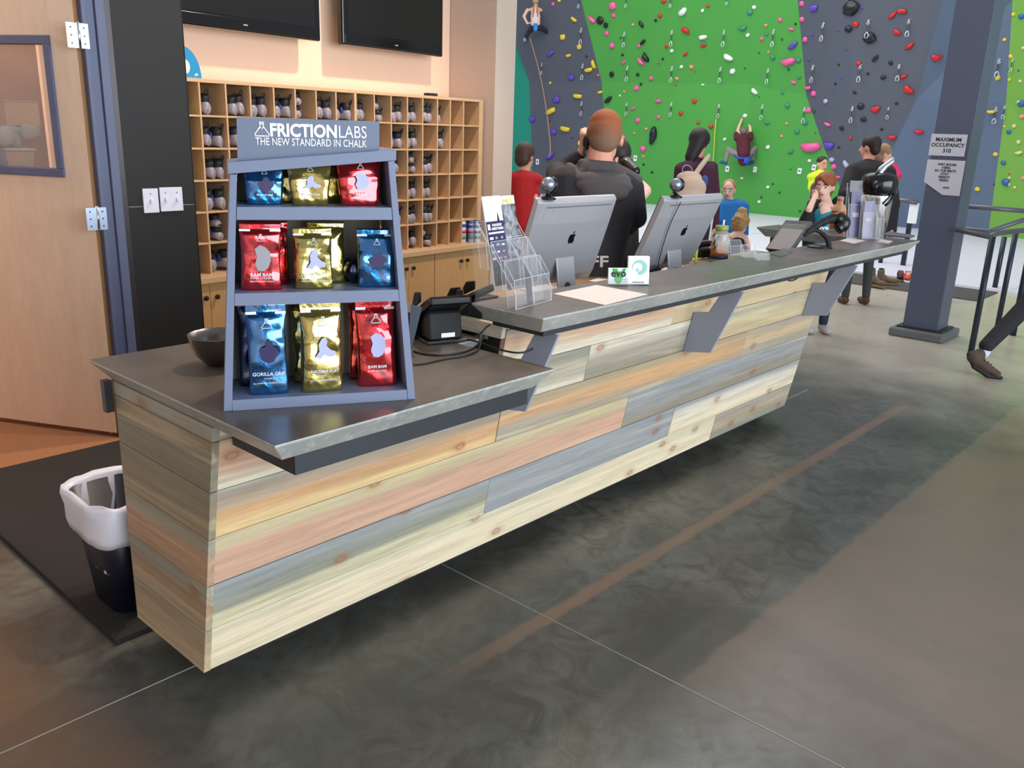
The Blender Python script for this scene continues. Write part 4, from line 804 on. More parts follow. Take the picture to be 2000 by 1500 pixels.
# ---------------------------------------------------------------- things on the lower countertop
q = onz(430, 712, ZL); bc = Fr((q.x+.005, q.y+.005, ZL+.0005), (1, 0, 0))
bo = thing('metal_bowl', 'dark gunmetal bowl standing left of the chalk display', 'bowl', tuple(bc.o))
obj('bowl_shell', lathe([(.028, 0), (.045, .006), (.068, .03), (.083, .062), (.088, .088), (.090, .092), (.0875, .092), (.080, .064), (.062, .03), (.02, .009)], bc, 40), plain('gunmetal', (112, 106, 104), .25, .85, bump=0), bo, True)
def terminal(q, yaw, lab, sc=1):
    f = Fr(q, (math.cos(R(yaw)), math.sin(R(yaw)), 0)); t_ = thing('card_terminal', lab, 'card terminal', tuple(q), 'card terminals on the low counter'); f = Fr(q, -f.x)
    def p(x, y, z): return f.p(x*sc, y*sc, z*sc)
    obj('stand_base', f.box(-.075*sc, .075*sc, -.055*sc, .055*sc, 0, .012*sc), BLACK, t_, bevel=.003)
    obj('stand_body', prism([p(-.06, -.04, .0125), p(-.06, .045, .0125), p(-.06, .03, .10), p(-.06, -.005, .115), p(-.06, -.04, .05)], f.x*.12*sc), BLACKM, t_, bevel=.006)
    obj('keypad_unit', prism([p(-.078, -.052, .068), p(-.078, .085, .142), p(-.078, .075, .17), p(-.078, -.062, .098)], f.x*.156*sc), plain('black_gloss_plastic', (12, 12, 14), .18, bump=0), t_, bevel=.01)
    obj('pin_shield', prism([p(-.085, -.07, .10), p(-.085, .0, .138), p(-.085, .0, .172), p(-.085, -.04, .165)], f.x*.012*sc), BLACK, t_, bevel=.004); obj('pin_shield', prism([p(.073, -.07, .10), p(.073, .0, .138), p(.073, .0, .172), p(.073, -.04, .165)], f.x*.012*sc), BLACK, t_, bevel=.004)
    obj('serial_sticker', f.box(-.03*sc, .02*sc, .0455*sc, .0465*sc, .02*sc, .035*sc), WHITE, t_)
    return t_
terminal(onz(862, 664, ZL+.0008), -20, 'black card payment terminal on a swivel stand, nearest the chalk display', 1.0)
terminal(onz(913, 640, ZL+.0008), 24, 'black card payment terminal half hidden behind the nearer one', .95)
bp = thing('receipt_printer', 'black receipt printer with a brown lid under the corner of the raised counter', 'printer', (.93, .30, ZL+.001))
obj('printer_body', box(.86, 1.02, .20, .36, ZL+.001, ZL+.085), BLACK, bp, bevel=.006); obj('lid', box(.865, 1.015, .205, .355, ZL+.0855, ZL+.093), plain('brown_lid', (92, 76, 62), .5), bp, bevel=.003)
kb = thing('keyboard', 'black keyboard seen edge on behind the corner of the raised counter', 'keyboard', (1.25, .50, .956))
obj('keyboard_tray', box(1.11, 1.62, .48, .60, .956, .975), BLACK, kb, bevel=.004)
for i in range(12):
    for j in range(3): obj('key', box(1.125+i*.04, 1.158+i*.04, .487+j*.036, .517+j*.036, .9755, .984), BLACKM, kb)
rp = onz(835, 606, ZL); o = obj('paper', prism([onz(800, 604, ZL+.0006), onz(812, 598, ZL+.0006), onz(846, 603, ZL+.0006), onz(825, 622, ZL+.0006), onz(800, 640, ZL+.0006)], (0, 0, .001)), PAPER, org=tuple(rp)); tag(o, 'sheet of paper on the low counter behind the card terminals', 'paper')
# blue-grey flap sign behind the display
a = onz(800, 628, ZL+.001); ff = Fr(a, V((1, .15, 0)))
pp = [P(797, 628, 2.75), P(802, 628, 2.75), P(824, 538, 2.72), P(802, 533, 2.72)]; tz = min(p.z for p in pp)-ZL-.001
st = thing('tilted_panel', 'blue-grey tilted panel peeking out right behind the chalk display', 'sign', tuple(onz(803, 634, ZL)))
obj('panel', prism([p-V((0, 0, tz)) for p in pp], fw*.008), plain('slate_flap', (74, 84, 96), .45), st)
# cables on the low counter
def cable(pts, r_, lab, m_=None, nm='cable'):
    o = obj(nm, tube(pts, r_, 8, sm=3), m_ or plain('black_cable', (22, 20, 20), .5, bump=0), None, True, org=tuple(pts[0])); return tag(o, lab, 'cable', 'cables')
def L(u, v, h=.004): return onz(u, v, ZL+h)
cable([L(808, 686), L(830, 692), L(862, 694), L(895, 690), L(918, 684), L(936, 672), L(938, 655, .01), L(945, 640, .03)], .0035, 'black cable curving across the low counter from the display to the terminals')
cable([L(808, 712), L(835, 709), L(870, 700), L(905, 696), L(930, 688), L(938, 676), L(940, 660, .012)], .0035, 'lower black cable lying nearest the front of the low counter')
cable([L(875, 640, .03), L(890, 655, .02), L(905, 662), L(925, 665), L(945, 672), L(965, 680), L(1000, 689), L(1025, 689), L(1041, 681, .012)], .0032, 'black cable running right from the terminals to the steel bracket')
cable([L(938, 668), L(940, 652, .02), L(948, 640, .05), L(958, 634, .075)], .003, 'grey cable rising to the underside of the raised counter', plain('grey_cable', (90, 88, 88), .5, bump=0))
for i, (u0, u1, dy) in enumerate([(1480, 1494, .0), (1528, 1567, .0), (1575, 1592, 0)]):
    a, b = ony(u0, 566-(u0-1480)*.27, -.10), ony(u1, 562-(u1-1480)*.25, -.10); a.z = b.z = 1.037; m_ = (a+b)/2
    cable([a, a*.8+m_*.2-V((0, 0, [.03, .055, .025][i])), m_-V((0, 0, [.045, .075, .03][i])), b*.8+m_*.2-V((0, 0, [.03, .055, .02][i])), b], .0035, ['short black cable loop hanging under the raised counter by the middle bracket', 'long black cable loop hanging under the raised counter', 'small black cable loop hanging beside the far bracket'][i])
# ---------------------------------------------------------------- things on the raised countertop
ZT = ZU+.0006
t = NT('clear_acrylic'); t.set((.97, .98, 1, 1), .04, 0, Alpha=.05); t.b.inputs['Specular IOR Level'].default_value = .9; ACR = t.m
t = NT('acrylic_edge'); t.set((.92, .95, 1, 1), .15, 0, Alpha=.38); ACE = t.m
def acr_box(f, x0, x1, y0, y1, z0, z1, par, lean=0):
    """open topped clear pocket with bright edges; lean shifts the top backwards"""
    def q(x, y, z): return f.p(x, y+lean*(z-z0), z)
    th = .0025; w2 = [('back', x0, x1, y1-th, y1), ('front', x0, x1, y0, y0+th)]
    root = obj('pocket', prism([q(x0, y1, z0), q(x1, y1, z0), q(x1, y1, z1), q(x0, y1, z1)], f.y*-th), ACR, par)
    zf = z0+(z1-z0)*.62
    obj('pocket_front', prism([q(x0, y0, z0), q(x1, y0, z0), q(x1, y0, zf), q(x0, y0, zf)], f.y*th), ACR, root)
    for x in (x0, x1-th): obj('pocket_side', prism([q(x, y0+th, z0), q(x, y1-th, z0), q(x, y1-th, z1), q(x, y0+th, zf)], f.x*th), ACR, root)
    obj('pocket_base', prism([q(x0, y0, z0), q(x1, y0, z0), q(x1, y1, z0), q(x0, y1, z0)], f.z*-.002), ACR, root)
    bm = B()
    for pts in ([q(x0, y1, z0), q(x0, y1, z1)], [q(x1, y1, z0), q(x1, y1, z1)], [q(x0, y1, z1), q(x1, y1, z1)], [q(x0, y0, z0), q(x0, y0, zf), q(x0, y1, z1)], [q(x1, y0, z0), q(x1, y0, zf), q(x1, y1, z1)], [q(x0, y0, zf), q(x1, y0, zf)], [q(x0, y0, z0), q(x1, y0, z0)]): tube(pts, .0010, 5, bm)
    obj('polished_edge', bm, ACE, root)
HF = Fr(onz(1008, 606, ZT), V((.35, .055, 0)))
rk = thing('leaflet_rack', 'clear acrylic stepped leaflet rack at the near end of the raised counter', 'leaflet holder', tuple(HF.o))
for y0, z0 in ((.0, .002), (.055, .06), (.115, .12)):
    for x0 in (.0, .112): acr_box(HF, x0+.002, x0+.108, y0, y0+.032, z0, z0+.15, rk, .14)
for x in (-.003, .2215): obj('side_wall', prism([HF.p(x, 0, 0), HF.p(x, .16, 0), HF.p(x, .185, .28), HF.p(x, .16, .27), HF.p(x, .0, .05)], HF.x*.0025), ACR, rk)
bm = B(); [tube(p_, .0011, 5, bm) for p_ in ([HF.p(x, 0, 0), HF.p(x, .0, .05), HF.p(x, .16, .27)] for x in (-.003, .222))]; obj('polished_edge', bm, ACE, rk)
def leaflet(x0, w_, y, z0, h_, lab, top, mid, extra, lean=.22):
    zz = (V((0, 0, 1))+HF.y*lean).normalized(); f = Fr(HF.p(x0, y, z0), HF.x, zz)
    t_ = thing('leaflet', lab, 'leaflet', tuple(f.o), 'leaflets in the clear rack')
    obj('sheet', f.box(0, w_, 0, .0035, 0, h_), WHITE, t_)
    obj('printed_panel', f.box(.0005, w_-.0005, -.0006, -.0001, 0, h_*(.72 if extra == 'a' else .9)), mid, t_)
    if extra == 'a':
        obj('printed_panel', f.box(.0005, w_-.0005, -.0012, -.0007, .0, h_*.16), plain('dark_print', (34, 34, 48), .35, bump=0), t_)
        obj('printed_panel', f.box(w_*.5, w_-.0005, -.0012, -.0007, h_*.17, h_*.34), plain('magenta_print', (104, 44, 96), .35, bump=0), t_)
        obj('printed_spire', prism([f.p(w_*.66, -.0007, h_*.72), f.p(w_*.78, -.0007, h_*.72), f.p(w_*.74, -.0007, h_*.78), f.p(w_*.72, -.0007, h_*.82), f.p(w_*.69, -.0007, h_*.77)], -f.y*.0005), BLACKM, t_)
        text('YOUR SUPPORT', Fr(f.p(w_*.58, -.0012, h_*.675), f.x, f.z), .0115, WHITE, t_, bold=.0003, width=w_*.56); text('MAKES IT POSSIBLE', Fr(f.p(w_*.60, -.0012, h_*.635), f.x, f.z), .0115, WHITE, t_, bold=.0003, width=w_*.66)
        obj('badge', f.box(w_*.06, w_*.2, -.0014, -.0008, h_*.625, h_*.69), WHITE, t_); obj('white_bar', f.box(w_*.06, w_*.94, -.0014, -.0008, h_*.58, h_*.60), WHITE, t_)
        for r_ in range(6):
            for c_ in range(3):
                zc = h_*(.53-.075*r_); obj('printed_block', f.box(w_*(.08+.31*c_), w_*(.08+.31*c_+rnd.uniform(.12, .24)), -.0018, -.0013, zc-h_*.012, zc+h_*rnd.uniform(.006, .018)), GREYINK if (r_+c_) % 3 else WHITE, t_)
    else:
        text('MES', Fr(f.p(w_*.55, -.0012, h_*.93), f.x, f.z), .026, plain('yellow_ink', (222, 210, 70), .5, bump=0), t_, width=w_*.6)
        obj('yellow_tab', f.box(w_*.3, w_*.95, -.0014, -.0008, h_*.05, h_*.17), plain('yellow_ink', (222, 210, 70), .5, bump=0), t_)
    return t_
VIO = plain('violet_print', (50, 42, 88), .35, var=.4, sc=12, bump=0)
t = NT('grey_photo_print'); v = t.coord(); t.set(t.ramp(t.noise(v, 22, 5, 1.5), [(.35, lin((56, 58, 66))), (.65, lin((170, 172, 180)))]), .3); PHO = t.m
leaflet(.006, .102, .088, .066, .292, 'dark violet leaflet reading YOUR SUPPORT MAKES IT POSSIBLE, in the clear rack', None, VIO, 'a')
leaflet(.112, .098, .100, .066, .288, 'grey photo leaflet with yellow lettering MES, in the clear rack', None, PHO, 'b')
o = obj('paper', prism([onz(1081, 574, ZT), onz(1181, 596, ZT), onz(1265, 575, ZT), onz(1165, 557, ZT)], (0, 0, .0008)), PAPER, org=tuple(onz(1170, 575, ZT))); tag(o, 'blank pinkish sheet of paper lying on the raised counter', 'paper')
cf = Fr(onz(1188, 557, ZT), onz(1223, 552, ZT)-onz(1188, 557, ZT)); W1 = (onz(1223, 552, ZT)-onz(1188, 557, ZT)).length
cf = Fr(cf.o, rt*.98+fw*.12*V((1, 1, 0)).length*0); wcard = .078
ch = thing('card_holder', 'small clear holder with business cards reading evo', 'card holder', tuple(cf.o))
obj('card_stack', cf.box(0, wcard, .004, .022, .004, .064), plain('card_white', (214, 226, 232), .5, bump=0), ch, bevel=.0006)
obj('green_print', prism([cf.p(wcard*a, .0035, .004+.06*b) for a, b in ((.18, 1), (.42, 1), (.55, .55), (.72, 1), (.86, 1), (.62, .1), (.5, 0), (.36, .1))], -cf.y*.0006), plain('fern_green', (60, 168, 70), .5, bump=0), ch)
text('evo', Fr(cf.p(wcard*.5, .0024, .045), cf.x), .042, plain('ink_black', (16, 18, 16), .5, bump=0), ch, bold=.0007, width=wcard*.72)
obj('printed_line', cf.box(wcard*.25, wcard*.95, .0022, .0027, .020, .0225), GREYINK, ch); obj('printed_line', cf.box(wcard*.35, wcard*.95, .0022, .0027, .013, .0150), GREYINK, ch)
obj('holder', cf.box(-.003, wcard+.003, -.004, -.001, 0, .03), ACR, ch); obj('holder', cf.box(-.003, wcard+.003, -.001, .028, 0, .003), ACR, ch)
sf = Fr(onz(1226, 556, ZT)+rt*0, (rt*.99+V((0, 0, 0)))); wb2 = .082; hb = .108
sb = thing('wave_sign', 'small white box sign with a pale teal wave swirl beside the evo cards', 'sign', tuple(sf.o))
obj('box_body', sf.box(0, wb2, .002, .03, 0, hb), WHITE, sb, bevel=.002)
TEAL = plain('pale_teal_ink', (150, 206, 196), .5, bump=0); cx, cz = wb2*.53, hb*.62
pts = []; 
for i in range(40):
    a = R(200-i*7.6); pts.append((cx+.029*math.cos(a), cz+.029*math.sin(a)))
inner = []
for i in range(40):
    k_ = i/39; a = R(200-296+k_*296); r_ = .011+.014*k_**.8*(1 if k_ > .0 else 0); inner.append((cx-.004+r_*math.cos(a)*.95, cz-.003+r_*math.sin(a)))
for i in range(39):
    j = 39-i; flat([pts[i], pts[i+1], inner[j-1], inner[j]], sf, TEAL, sb, 'swirl', .0006, .0015) if False else None
bm = B()
for i in range(39): prism([sf.p(a, .0016, b) for a, b in (pts[i], pts[i+1], inner[38-i], inner[39-i])], -sf.y*.0005, bm)
obj('wave_swirl', bm, TEAL, sb); ball_ = obj('swirl_curl', prism([sf.p(cx-.008+.006*math.cos(a), .0016, cz-.010+.006*math.sin(a)) for a in [math.pi*i/8 for i in range(16)]], -sf.y*.0005), TEAL, sb)
text('HONOLUA SURF', Fr(sf.p(wb2*.5, .0012, hb*.08), sf.x), .007, plain('teal_letter', (80, 150, 146), .5, bump=0), sb, width=wb2*.55)
# clear little card pockets
kf = Fr(onz(1478, 508, ZT), V((.6, -.35, 0)))
kh = thing('card_pockets', 'cluster of small empty clear acrylic card pockets in the middle of the raised counter', 'card holder', tuple(kf.o))
for i in range(4): acr_box(Fr(kf.p(-.02*i, .085*i, 0), kf.x), 0, .07, 0, .02, 0, .045+.013*i, kh, .25)
t = NT('dark_photo_print'); v = t.coord(); t.set(t.ramp(t.noise(v, 26, 4, 1), [(.4, lin((66, 74, 62))), (.62, lin((112, 112, 104)))]), .25)
for i, (pts, lab) in enumerate([(((1505, 497), (1528, 503), (1545, 494), (1522, 489)), 'dark green photo card lying left of another on the raised counter'), (((1523, 489.5), (1546, 493.5), (1552, 489), (1530, 485.5)), 'dark photo card beside the payment tablet')]):
    o = obj('photo_card', prism([onz(u, v, ZT+.0) for u, v in pts], (0, 0, .0015)), t.m, org=tuple(onz(*pts[0], ZT))); tag(o, lab, 'card', 'photo cards')
# tilted tablet / register screen behind the counter
c4 = [V((3.67, .303, 1.047)), V((3.67, .303, 1.047))+V((-.19, -.98, .04))*.171]; c4 += [c4[1]+V((.72, -.11, .69))*.234, c4[0]+V((.72, -.11, .69))*.234]
tb = thing('register_tablet', 'grey framed point of sale tablet tilted back behind the raised counter', 'tablet', tuple(V((c4[0]+c4[1])/2)-V((0, 0, .1))))
tf = Fr(c4[0], c4[1]-c4[0], c4[3]-c4[0]); wT = (c4[1]-c4[0]).length; hT = (c4[3]-c4[0]).length
obj('case', tf.box(-.004, wT+.004, 0, .018, 0, hT), plain('tablet_grey', (74, 80, 86), .4), tb, bevel=.004)
obj('screen', tf.box(.008, wT-.012, -.0014, -.0002, .004, hT*.86), plain('lit_grey_screen', (168, 156, 156), .3, bump=0), tb)
obj('screen_header', tf.box(.010, wT-.014, -.0024, -.0016, hT*.72, hT*.84), plain('screen_green', (96, 108, 98), .3, bump=0), tb)
obj('camera', lathe([(.004, 0), (.004, .001)], Fr(tf.p(wT*.6, -.0003, hT*.93), tf.x, -tf.y), 10), BLACK, tb)
obj('stand_arm', tube([tf.p(wT/2, .02, hT*.4), tf.p(wT/2, .10, hT*.1), V((tf.p(wT/2, .10, 0).x, tf.p(wT/2, .10, 0).y, .957))], .012, 8), BLACK, tb, True)
# scanner on its stand
sp_ = onz(1601, 483, ZT); sc_ = thing('barcode_scanner', 'black barcode scanner resting in a curved stand on the raised counter', 'scanner', tuple(sp_))
def Q(u, v, dd=0): return P(u, v, (sp_-CAM).dot(fw)+dd)
obj('stand_foot', lathe([(.068, 0), (.066, .006), (.045, .011), (.012, .013)], Fr(sp_, (1, 0, 0)), 28), plain('black_gloss_plastic', (12, 12, 14), .18, bump=0), sc_, True)
obj('stand_neck', tube([Q(1620, 481), Q(1616, 466), Q(1606, 456), Q(1594, 449), Q(1584, 451)], [.014, .012, .010, .012, .014], 10, sm=2), BLACKM, sc_, True)
obj('scanner_handle', tube([Q(1571, 460, -.0), Q(1582, 449), Q(1598, 439), Q(1612, 431), Q(1628, 426)], [.010, .016, .019, .022, .026, .03], 12, sm=2), BLACKM, sc_, True)
obj('scanner_head', tube([Q(1624, 426), Q(1636, 425), Q(1647, 432), Q(1646, 440), Q(1634, 447)], [.026, .036, .040, .034, .022], 14, sm=2), BLACK, sc_, True)
# tall clear leaflet stand, papers, airpot, folder
tf2 = Fr(onz(1672, 467, ZT), V((.25, -.16, 0)))
t2 = thing('leaflet_stand', 'tall clear acrylic leaflet stand at the far corner of the raised counter', 'leaflet holder', tuple(tf2.o))
for i, (x0, w_, y0, h_, ln) in enumerate([(-.03, .105, .05, .32, -.08), (.04, .09, .0, .25, -.05), (.115, .05, -.03, .2, .0)]):
    acr_box(tf2, x0, x0+w_, y0, y0+.03, .001, h_, t2, .12)
for i, (x0, w_, y0, h_, c) in enumerate([(-.022, .088, .062, .335, (92, 92, 100)), (-.015, .075, .052, .27, (66, 64, 104)), (.05, .07, .01, .22, (116, 112, 140))]):
    f = Fr(tf2.p(x0, y0, .004), tf2.x, V((0, 0, 1))+tf2.y*.12); lf_ = thing('leaflet', ['tall grey leaflet in the far clear stand, rearmost', 'violet-blue leaflet in the middle pocket of the far clear stand', 'short lilac leaflet in the front pocket of the far clear stand'][i], 'leaflet', tuple(f.o), 'leaflets in the far stand')
    obj('sheet', f.box(0, w_, 0, .003, 0, h_), plain('leaflet_%d' % i, c, .35, var=.4, sc=20, bump=0), lf_); obj('printed_block', f.box(w_*.2, w_*.8, -.001, -.0002, h_*.45, h_*.55), GREYINK, lf_)
for pts, lab in [(((1640, 470), (1668, 476), (1690, 470), (1660, 464)), 'pale sheet of paper under the far leaflet stand'), (((1712, 472), (1735, 476), (1744, 471), (1722, 467)), 'round-cornered pale slip in front of the airpot')]:
    o = obj('paper', prism([onz(u, v, ZT-.0003) for u, v in pts], (0, 0, .0006)), PAPER, org=tuple(onz(*pts[0], ZT))); tag(o, lab, 'paper')
ap = onz(1722, 463, ZT); af = Fr(ap+V((-.02, .055, .0006)), (1, 0, 0)); dA = (af.o-CAM).dot(fw); k_ = dA/F_PX
at_ = thing('airpot', 'stainless steel airpot with black lid at the far corner of the raised counter', 'airpot', tuple(af.o))
H = 92*k_*1.12
obj('steel_body', lathe([(.070, 0), (.076, .004), (.090, H*.72), (.092, H*.76), (.084, H*.80)], af, 32), plain('polished_steel', (208, 208, 210), .16, 1, bump=0), at_, True)
obj('lid', lathe([(.100, H*.80), (.108, H*.82), (.108, H*1.02), (.096, H*1.12), (.06, H*1.17), (.02, H*1.18)], af, 32), plain('black_gloss_plastic', (12, 12, 14), .18, bump=0), at_, True)
obj('spout', tube([af.p(-.09, -.02, H*.98), af.p(-.135, -.03, H*.97), af.p(-.145, -.03, H*.90)], [.022, .016, .012], 10, sm=1), BLACK, at_, True)
obj('lever', tube([af.p(-.03, .0, H*1.15), af.p(-.015, -.01, H*1.26), af.p(.05, -.05, H*1.42)], [.022, .018, .014], 10, sm=1), CHROME, at_, True)
obj('carry_handle', tube([af.p(-.10, .0, H*1.0), af.p(-.09, .0, H*1.16), af.p(0, .0, H*1.26), af.p(.09, 0, H*1.16), af.p(.10, 0, H*1.0)], .006, 8, sm=2), plain('black_gloss_plastic', (12, 12, 14), .18, bump=0), at_, True)
obj('strap', tube([af.p(-.02, -.104, H*.82), af.p(-.05, -.098, H*.68), af.p(-.075, -.08, H*.60)], .008, 8), BLACK, at_, True)
o = obj('folder', prism([onz(1722, 461, ZT), onz(1777, 466.5, ZT), onz(1787, 463, ZT), onz(1735, 455, ZT)], (0, 0, .012)), plain('grey_folder', (84, 86, 92), .5), bevel=.004, org=tuple(onz(1755, 462, ZT))); tag(o, 'flat dark grey folder at the far tip of the raised counter', 'folder')
# jug on the return of the counter
jp = onz(1651, 452, ZT)+V((.05, .08, 0)); jf = Fr(jp, (1, 0, 0)); kj = (jp-CAM).dot(fw)/F_PX
jg = thing('sanitizer_jug', 'orange labelled jug with a cream top standing on the return of the counter', 'jug', tuple(jp)); HJ = 56*kj
obj('jug_body', loft(jf, [(.050, .036, 0), (.054, .04, .006), (.054, .04, HJ*.66), (.040, .032, HJ*.82), (.018, .018, HJ*.90), (.018, .018, HJ)], True, None, 28, 3), plain('orange_peach_plastic', (232, 176, 128), .3, bump=0), jg, True)
obj('orange_label', loft(jf, [(.0546, .0406, .012), (.0546, .0406, HJ*.66)], False, None, 28, 3), plain('orange_label', (232, 100, 34), .4, bump=0), jg, True)
obj('cap', lathe([(.021, HJ+.0005), (.021, HJ+.02), (.017, HJ+.024)], jf, 16), plain('peach_nozzle', (222, 180, 150), .5), jg, True)
# ---------------------------------------------------------------- things on the staff worktop
ZW = .9556
ALUD = plain('aluminium_shade', (120, 122, 130), .4, .5, bump=0)
def imac(foot, yaw, tilt, lab, w_=.53, hh=.42):
    f = Fr(foot, (math.cos(R(yaw)), math.sin(R(yaw)), 0)); t_ = thing('desktop_computer', lab, 'computer', tuple(foot), 'silver computers behind the counter')
    # viewer sees its back (-y side); screen on the +y side
    obj('foot_plate', f.box(-.09, .09, -.10, .10, 0, .006), ALU, t_, bevel=.002)
    bm = B(); prism([f.p(-.06, -.115, .0065), f.p(-.06, -.105, .0065), f.p(-.06, -.075, .19), f.p(-.06, -.085, .192)], f.x*.12, bm); nk = obj('stand_neck', bm, ALU, t_, bevel=.003)
    obj('cable_hole', lathe([(.017, 0), (.017, .0015)], Fr(f.p(0, -.1125, .04), f.x, -f.y+V((0, 0, .2))), 20), plain('hole_shadow', (58, 50, 40), .8, bump=0), nk)
    tz = R(tilt); zz = (V((0, 0, 1))*math.cos(tz)-f.y*math.sin(tz)); g = Fr(f.p(0, -.012, .038), f.x, zz)
    d_ = .035; n_ = 12; bm = B(); rings = []
    for k2 in range(n_+1):   # curved back shell
        x = -w_/2+w_*k2/n_; s_ = 1-abs(2*k2/n_-1)**2.6; rings.append([bm.verts.new(g.p(x, .018, 0)), bm.verts.new(g.p(x, .006-d_*.25, 0)), bm.verts.new(g.p(x, -d_*.35-d_*.55*s_, hh*.12)), bm.verts.new(g.p(x, -d_*.35-d_*.55*s_, hh*.75)), bm.verts.new(g.p(x, -d_*.3-.3*d_*s_, hh*.97)), bm.verts.new(g.p(x, .003, hh)), bm.verts.new(g.p(x, .018, hh))])
    for a, b in zip(rings, rings[1:]):
        for i in range(7): bm.faces.new([a[i], a[(i+1) % 7], b[(i+1) % 7], b[i]])
    bm.faces.new(rings[0]); bm.faces.new(rings[-1][::-1])
    obj('back_shell', bm, ALU, t_, bevel=.004)
    obj('screen_glass', g.box(-w_/2+.004, w_/2-.004, .0182, .022, .07, hh-.004), BLACK, t_)
    obj('vent_slot', g.box(-w_*.40, w_*.42, -d_*.62-.006, -d_*.62-.0045, hh*.925, hh*.932), ALUD, t_)
    yb = -d_*.9-.001; s_ = .043; az = hh*.57
    ap_ = [(0, .36), (.14, .44), (.30, .44), (.42, .36), (.46, .30), (.36, .16), (.34, .02), (.40, -.14), (.48, -.2), (.36, -.44), (.22, -.56), (.06, -.50), (-.08, -.50), (-.24, -.56), (-.38, -.40), (-.46, -.16), (-.46, .12), (-.38, .32), (-.22, .44), (-.08, .42)]
    flat([(a*s_, az+b*s_*1.05) for a, b in ap_], g, BLACK, t_, 'fruit_emblem', .001, yb)
    flat([(-.02*s_, az+.52*s_), (.02*s_, az+.66*s_), (.12*s_, az+.78*s_), (.22*s_, az+.82*s_), (.2*s_, az+.68*s_), (.1*s_, az+.56*s_)], g, BLACK, t_, 'fruit_emblem_leaf', .001, yb)
    return t_, f, g
def at(u, v, z): return onz(u, v, z)
i1, f1, g1 = imac(V((1.985, .53, ZW)), -2, 19, 'silver all-in-one computer seen from behind, in front of the staff member')
i2, f2, g2 = imac(V((2.80, .47, ZW)), -2, 24, 'silver all-in-one computer seen from behind, the right one, next to the jar')
cable([g2.p(-.16, -.034, .41), g2.p(-.17, -.036, .3), g2.p(-.14, -.038, .15), g2.p(-.10, -.045, .02), f2.p(-.02, -.11, .01)], .0022, 'thin black webcam cable hanging down the back of the right computer')
cable([g2.p(-.03, -.034, .06), g2.p(-.01, -.06, .03), f2.p(.0, -.10, .05)], .005, 'white power cord plugged into the back of the right computer', plain('white_cord', (224, 226, 232), .4, bump=0))
for g, px, lab in ((g1, -.20, 'round silver and black webcam on the computer in front of the staff member'), (g2, -.17, 'round silver and black webcam on top of the right computer')):
    o_ = g.p(px, .0, .4155); wf = Fr(o_, g.x, (0, 0, 1)); wc = thing('webcam', lab, 'webcam', tuple(o_), 'webcams on the computers')
    obj('clip_base', lathe([(.034, 0), (.036, .006), (.020, .014), (.010, .02)], wf, 24), BLACK, wc, True)
    obj('neck', lathe([(.007, .0205), (.007, .034)], wf, 10), BLACK, wc, True)
    obj('camera_ball', ball(wf.p(0, 0, .062), .031, None, wf, 24), plain('webcam_silver', (150, 156, 168), .25, .7, bump=0), wc, True)
    obj('lens_ring', lathe([(.0255, .013), (.033, .016), (.031, .029), (.016, .036), (.013, .031)], Fr(wf.p(0, 0, .062), wf.y, g.x*.75+wf.y*.5), 24), BLACK, wc, True)
# papers, phone, jar, monitor etc. on the worktop
def sheet(pts, z, lab, c=PAPER, th=.0012): o = obj('paper', prism([onz(u, v, z) for u, v in pts], (0, 0, th)), c, org=tuple(onz(*pts[0], z))); return tag(o, lab, 'paper')
sheet(((1150, 549), (1168, 543), (1190, 546), (1172, 552)), ZW+.0006, 'loose paper beside the foot of the left computer')
sheet(((1275, 532), (1322, 510), (1334, 520), (1300, 536)), ZW+.0006, 'crumpled pale paper below the right computer')
sheet(((1345, 486), (1392, 478), (1398, 489), (1352, 497)), ZW+.0006, 'upper paper behind the black phone on the worktop')
sheet(((1349, 498), (1385, 490), (1376, 504), (1352, 508)), ZW+.002, 'lower paper under the black phone on the worktop', PAPER)
ph = onz(1376, 503, ZW+.0035); pf_ = Fr(ph+V((-.02, .0, 0)), rt, (0, 0, 1))
dp_ = thing('desk_phone', 'black desk phone lying with its curved receiver by the right computer', 'phone', tuple(pf_.o))
obj('phone_base', prism([pf_.p(-.08, 0, 0), pf_.p(.06, 0, 0), pf_.p(.06, .0, .055), pf_.p(-.02, 0, .05)], pf_.y*.16), BLACK, dp_, bevel=.008)
obj('receiver', tube([pf_.p(-.03, .02, .065), pf_.p(.0, .02, .085), pf_.p(.05, .02, .085), pf_.p(.085, .02, .06)], [.016, .02, .018, .02], 10, sm=2), BLACK, dp_, True)
hp = onz(1373, 514, ZW+.004); hi_ = thing('highlighter', 'upright yellow highlighter pen in front of the black desk phone', 'pen', tuple(hp)); hf = Fr(hp+V((.0, .05, 0)), (1, 0, 0), (0.05, 0, 1))
obj('pen_barrel', lathe([(.008, 0), (.009, .01), (.009, .075), (.006, .085)], hf, 14), plain('neon_yellow', (214, 230, 40), .4, bump=0), hi_, True); obj('pen_cap', lathe([(.0065, .0855), (.006, .105), (.003, .115)], hf, 14), plain('neon_yellow', (214, 230, 40), .4, bump=0), hi_, True)
jq = P(1406, 487, 5.05); jq.z = ZW+.0006; jr = Fr(jq, (1, 0, 0)); kk = (jq-CAM).dot(fw)/F_PX
ja = thing('drink_jar', 'clear jar with a green lid and an orange label, beside the right computer', 'jar', tuple(jq))
t = NT('jar_plastic'); t.set(lin((196, 190, 170)), .12, 0, Alpha=.62); t.b.inputs['Specular IOR Level'].default_value = .7
h_ = 66*kk; r_ = 17*kk
obj('jar_body', lathe([(r_*.92, 0), (r_, .006), (r_, h_*.74), (r_*.86, h_*.86), (r_*.66, h_*.90), (r_*.66, h_*.93)], jr, 28), t.m, ja, True)
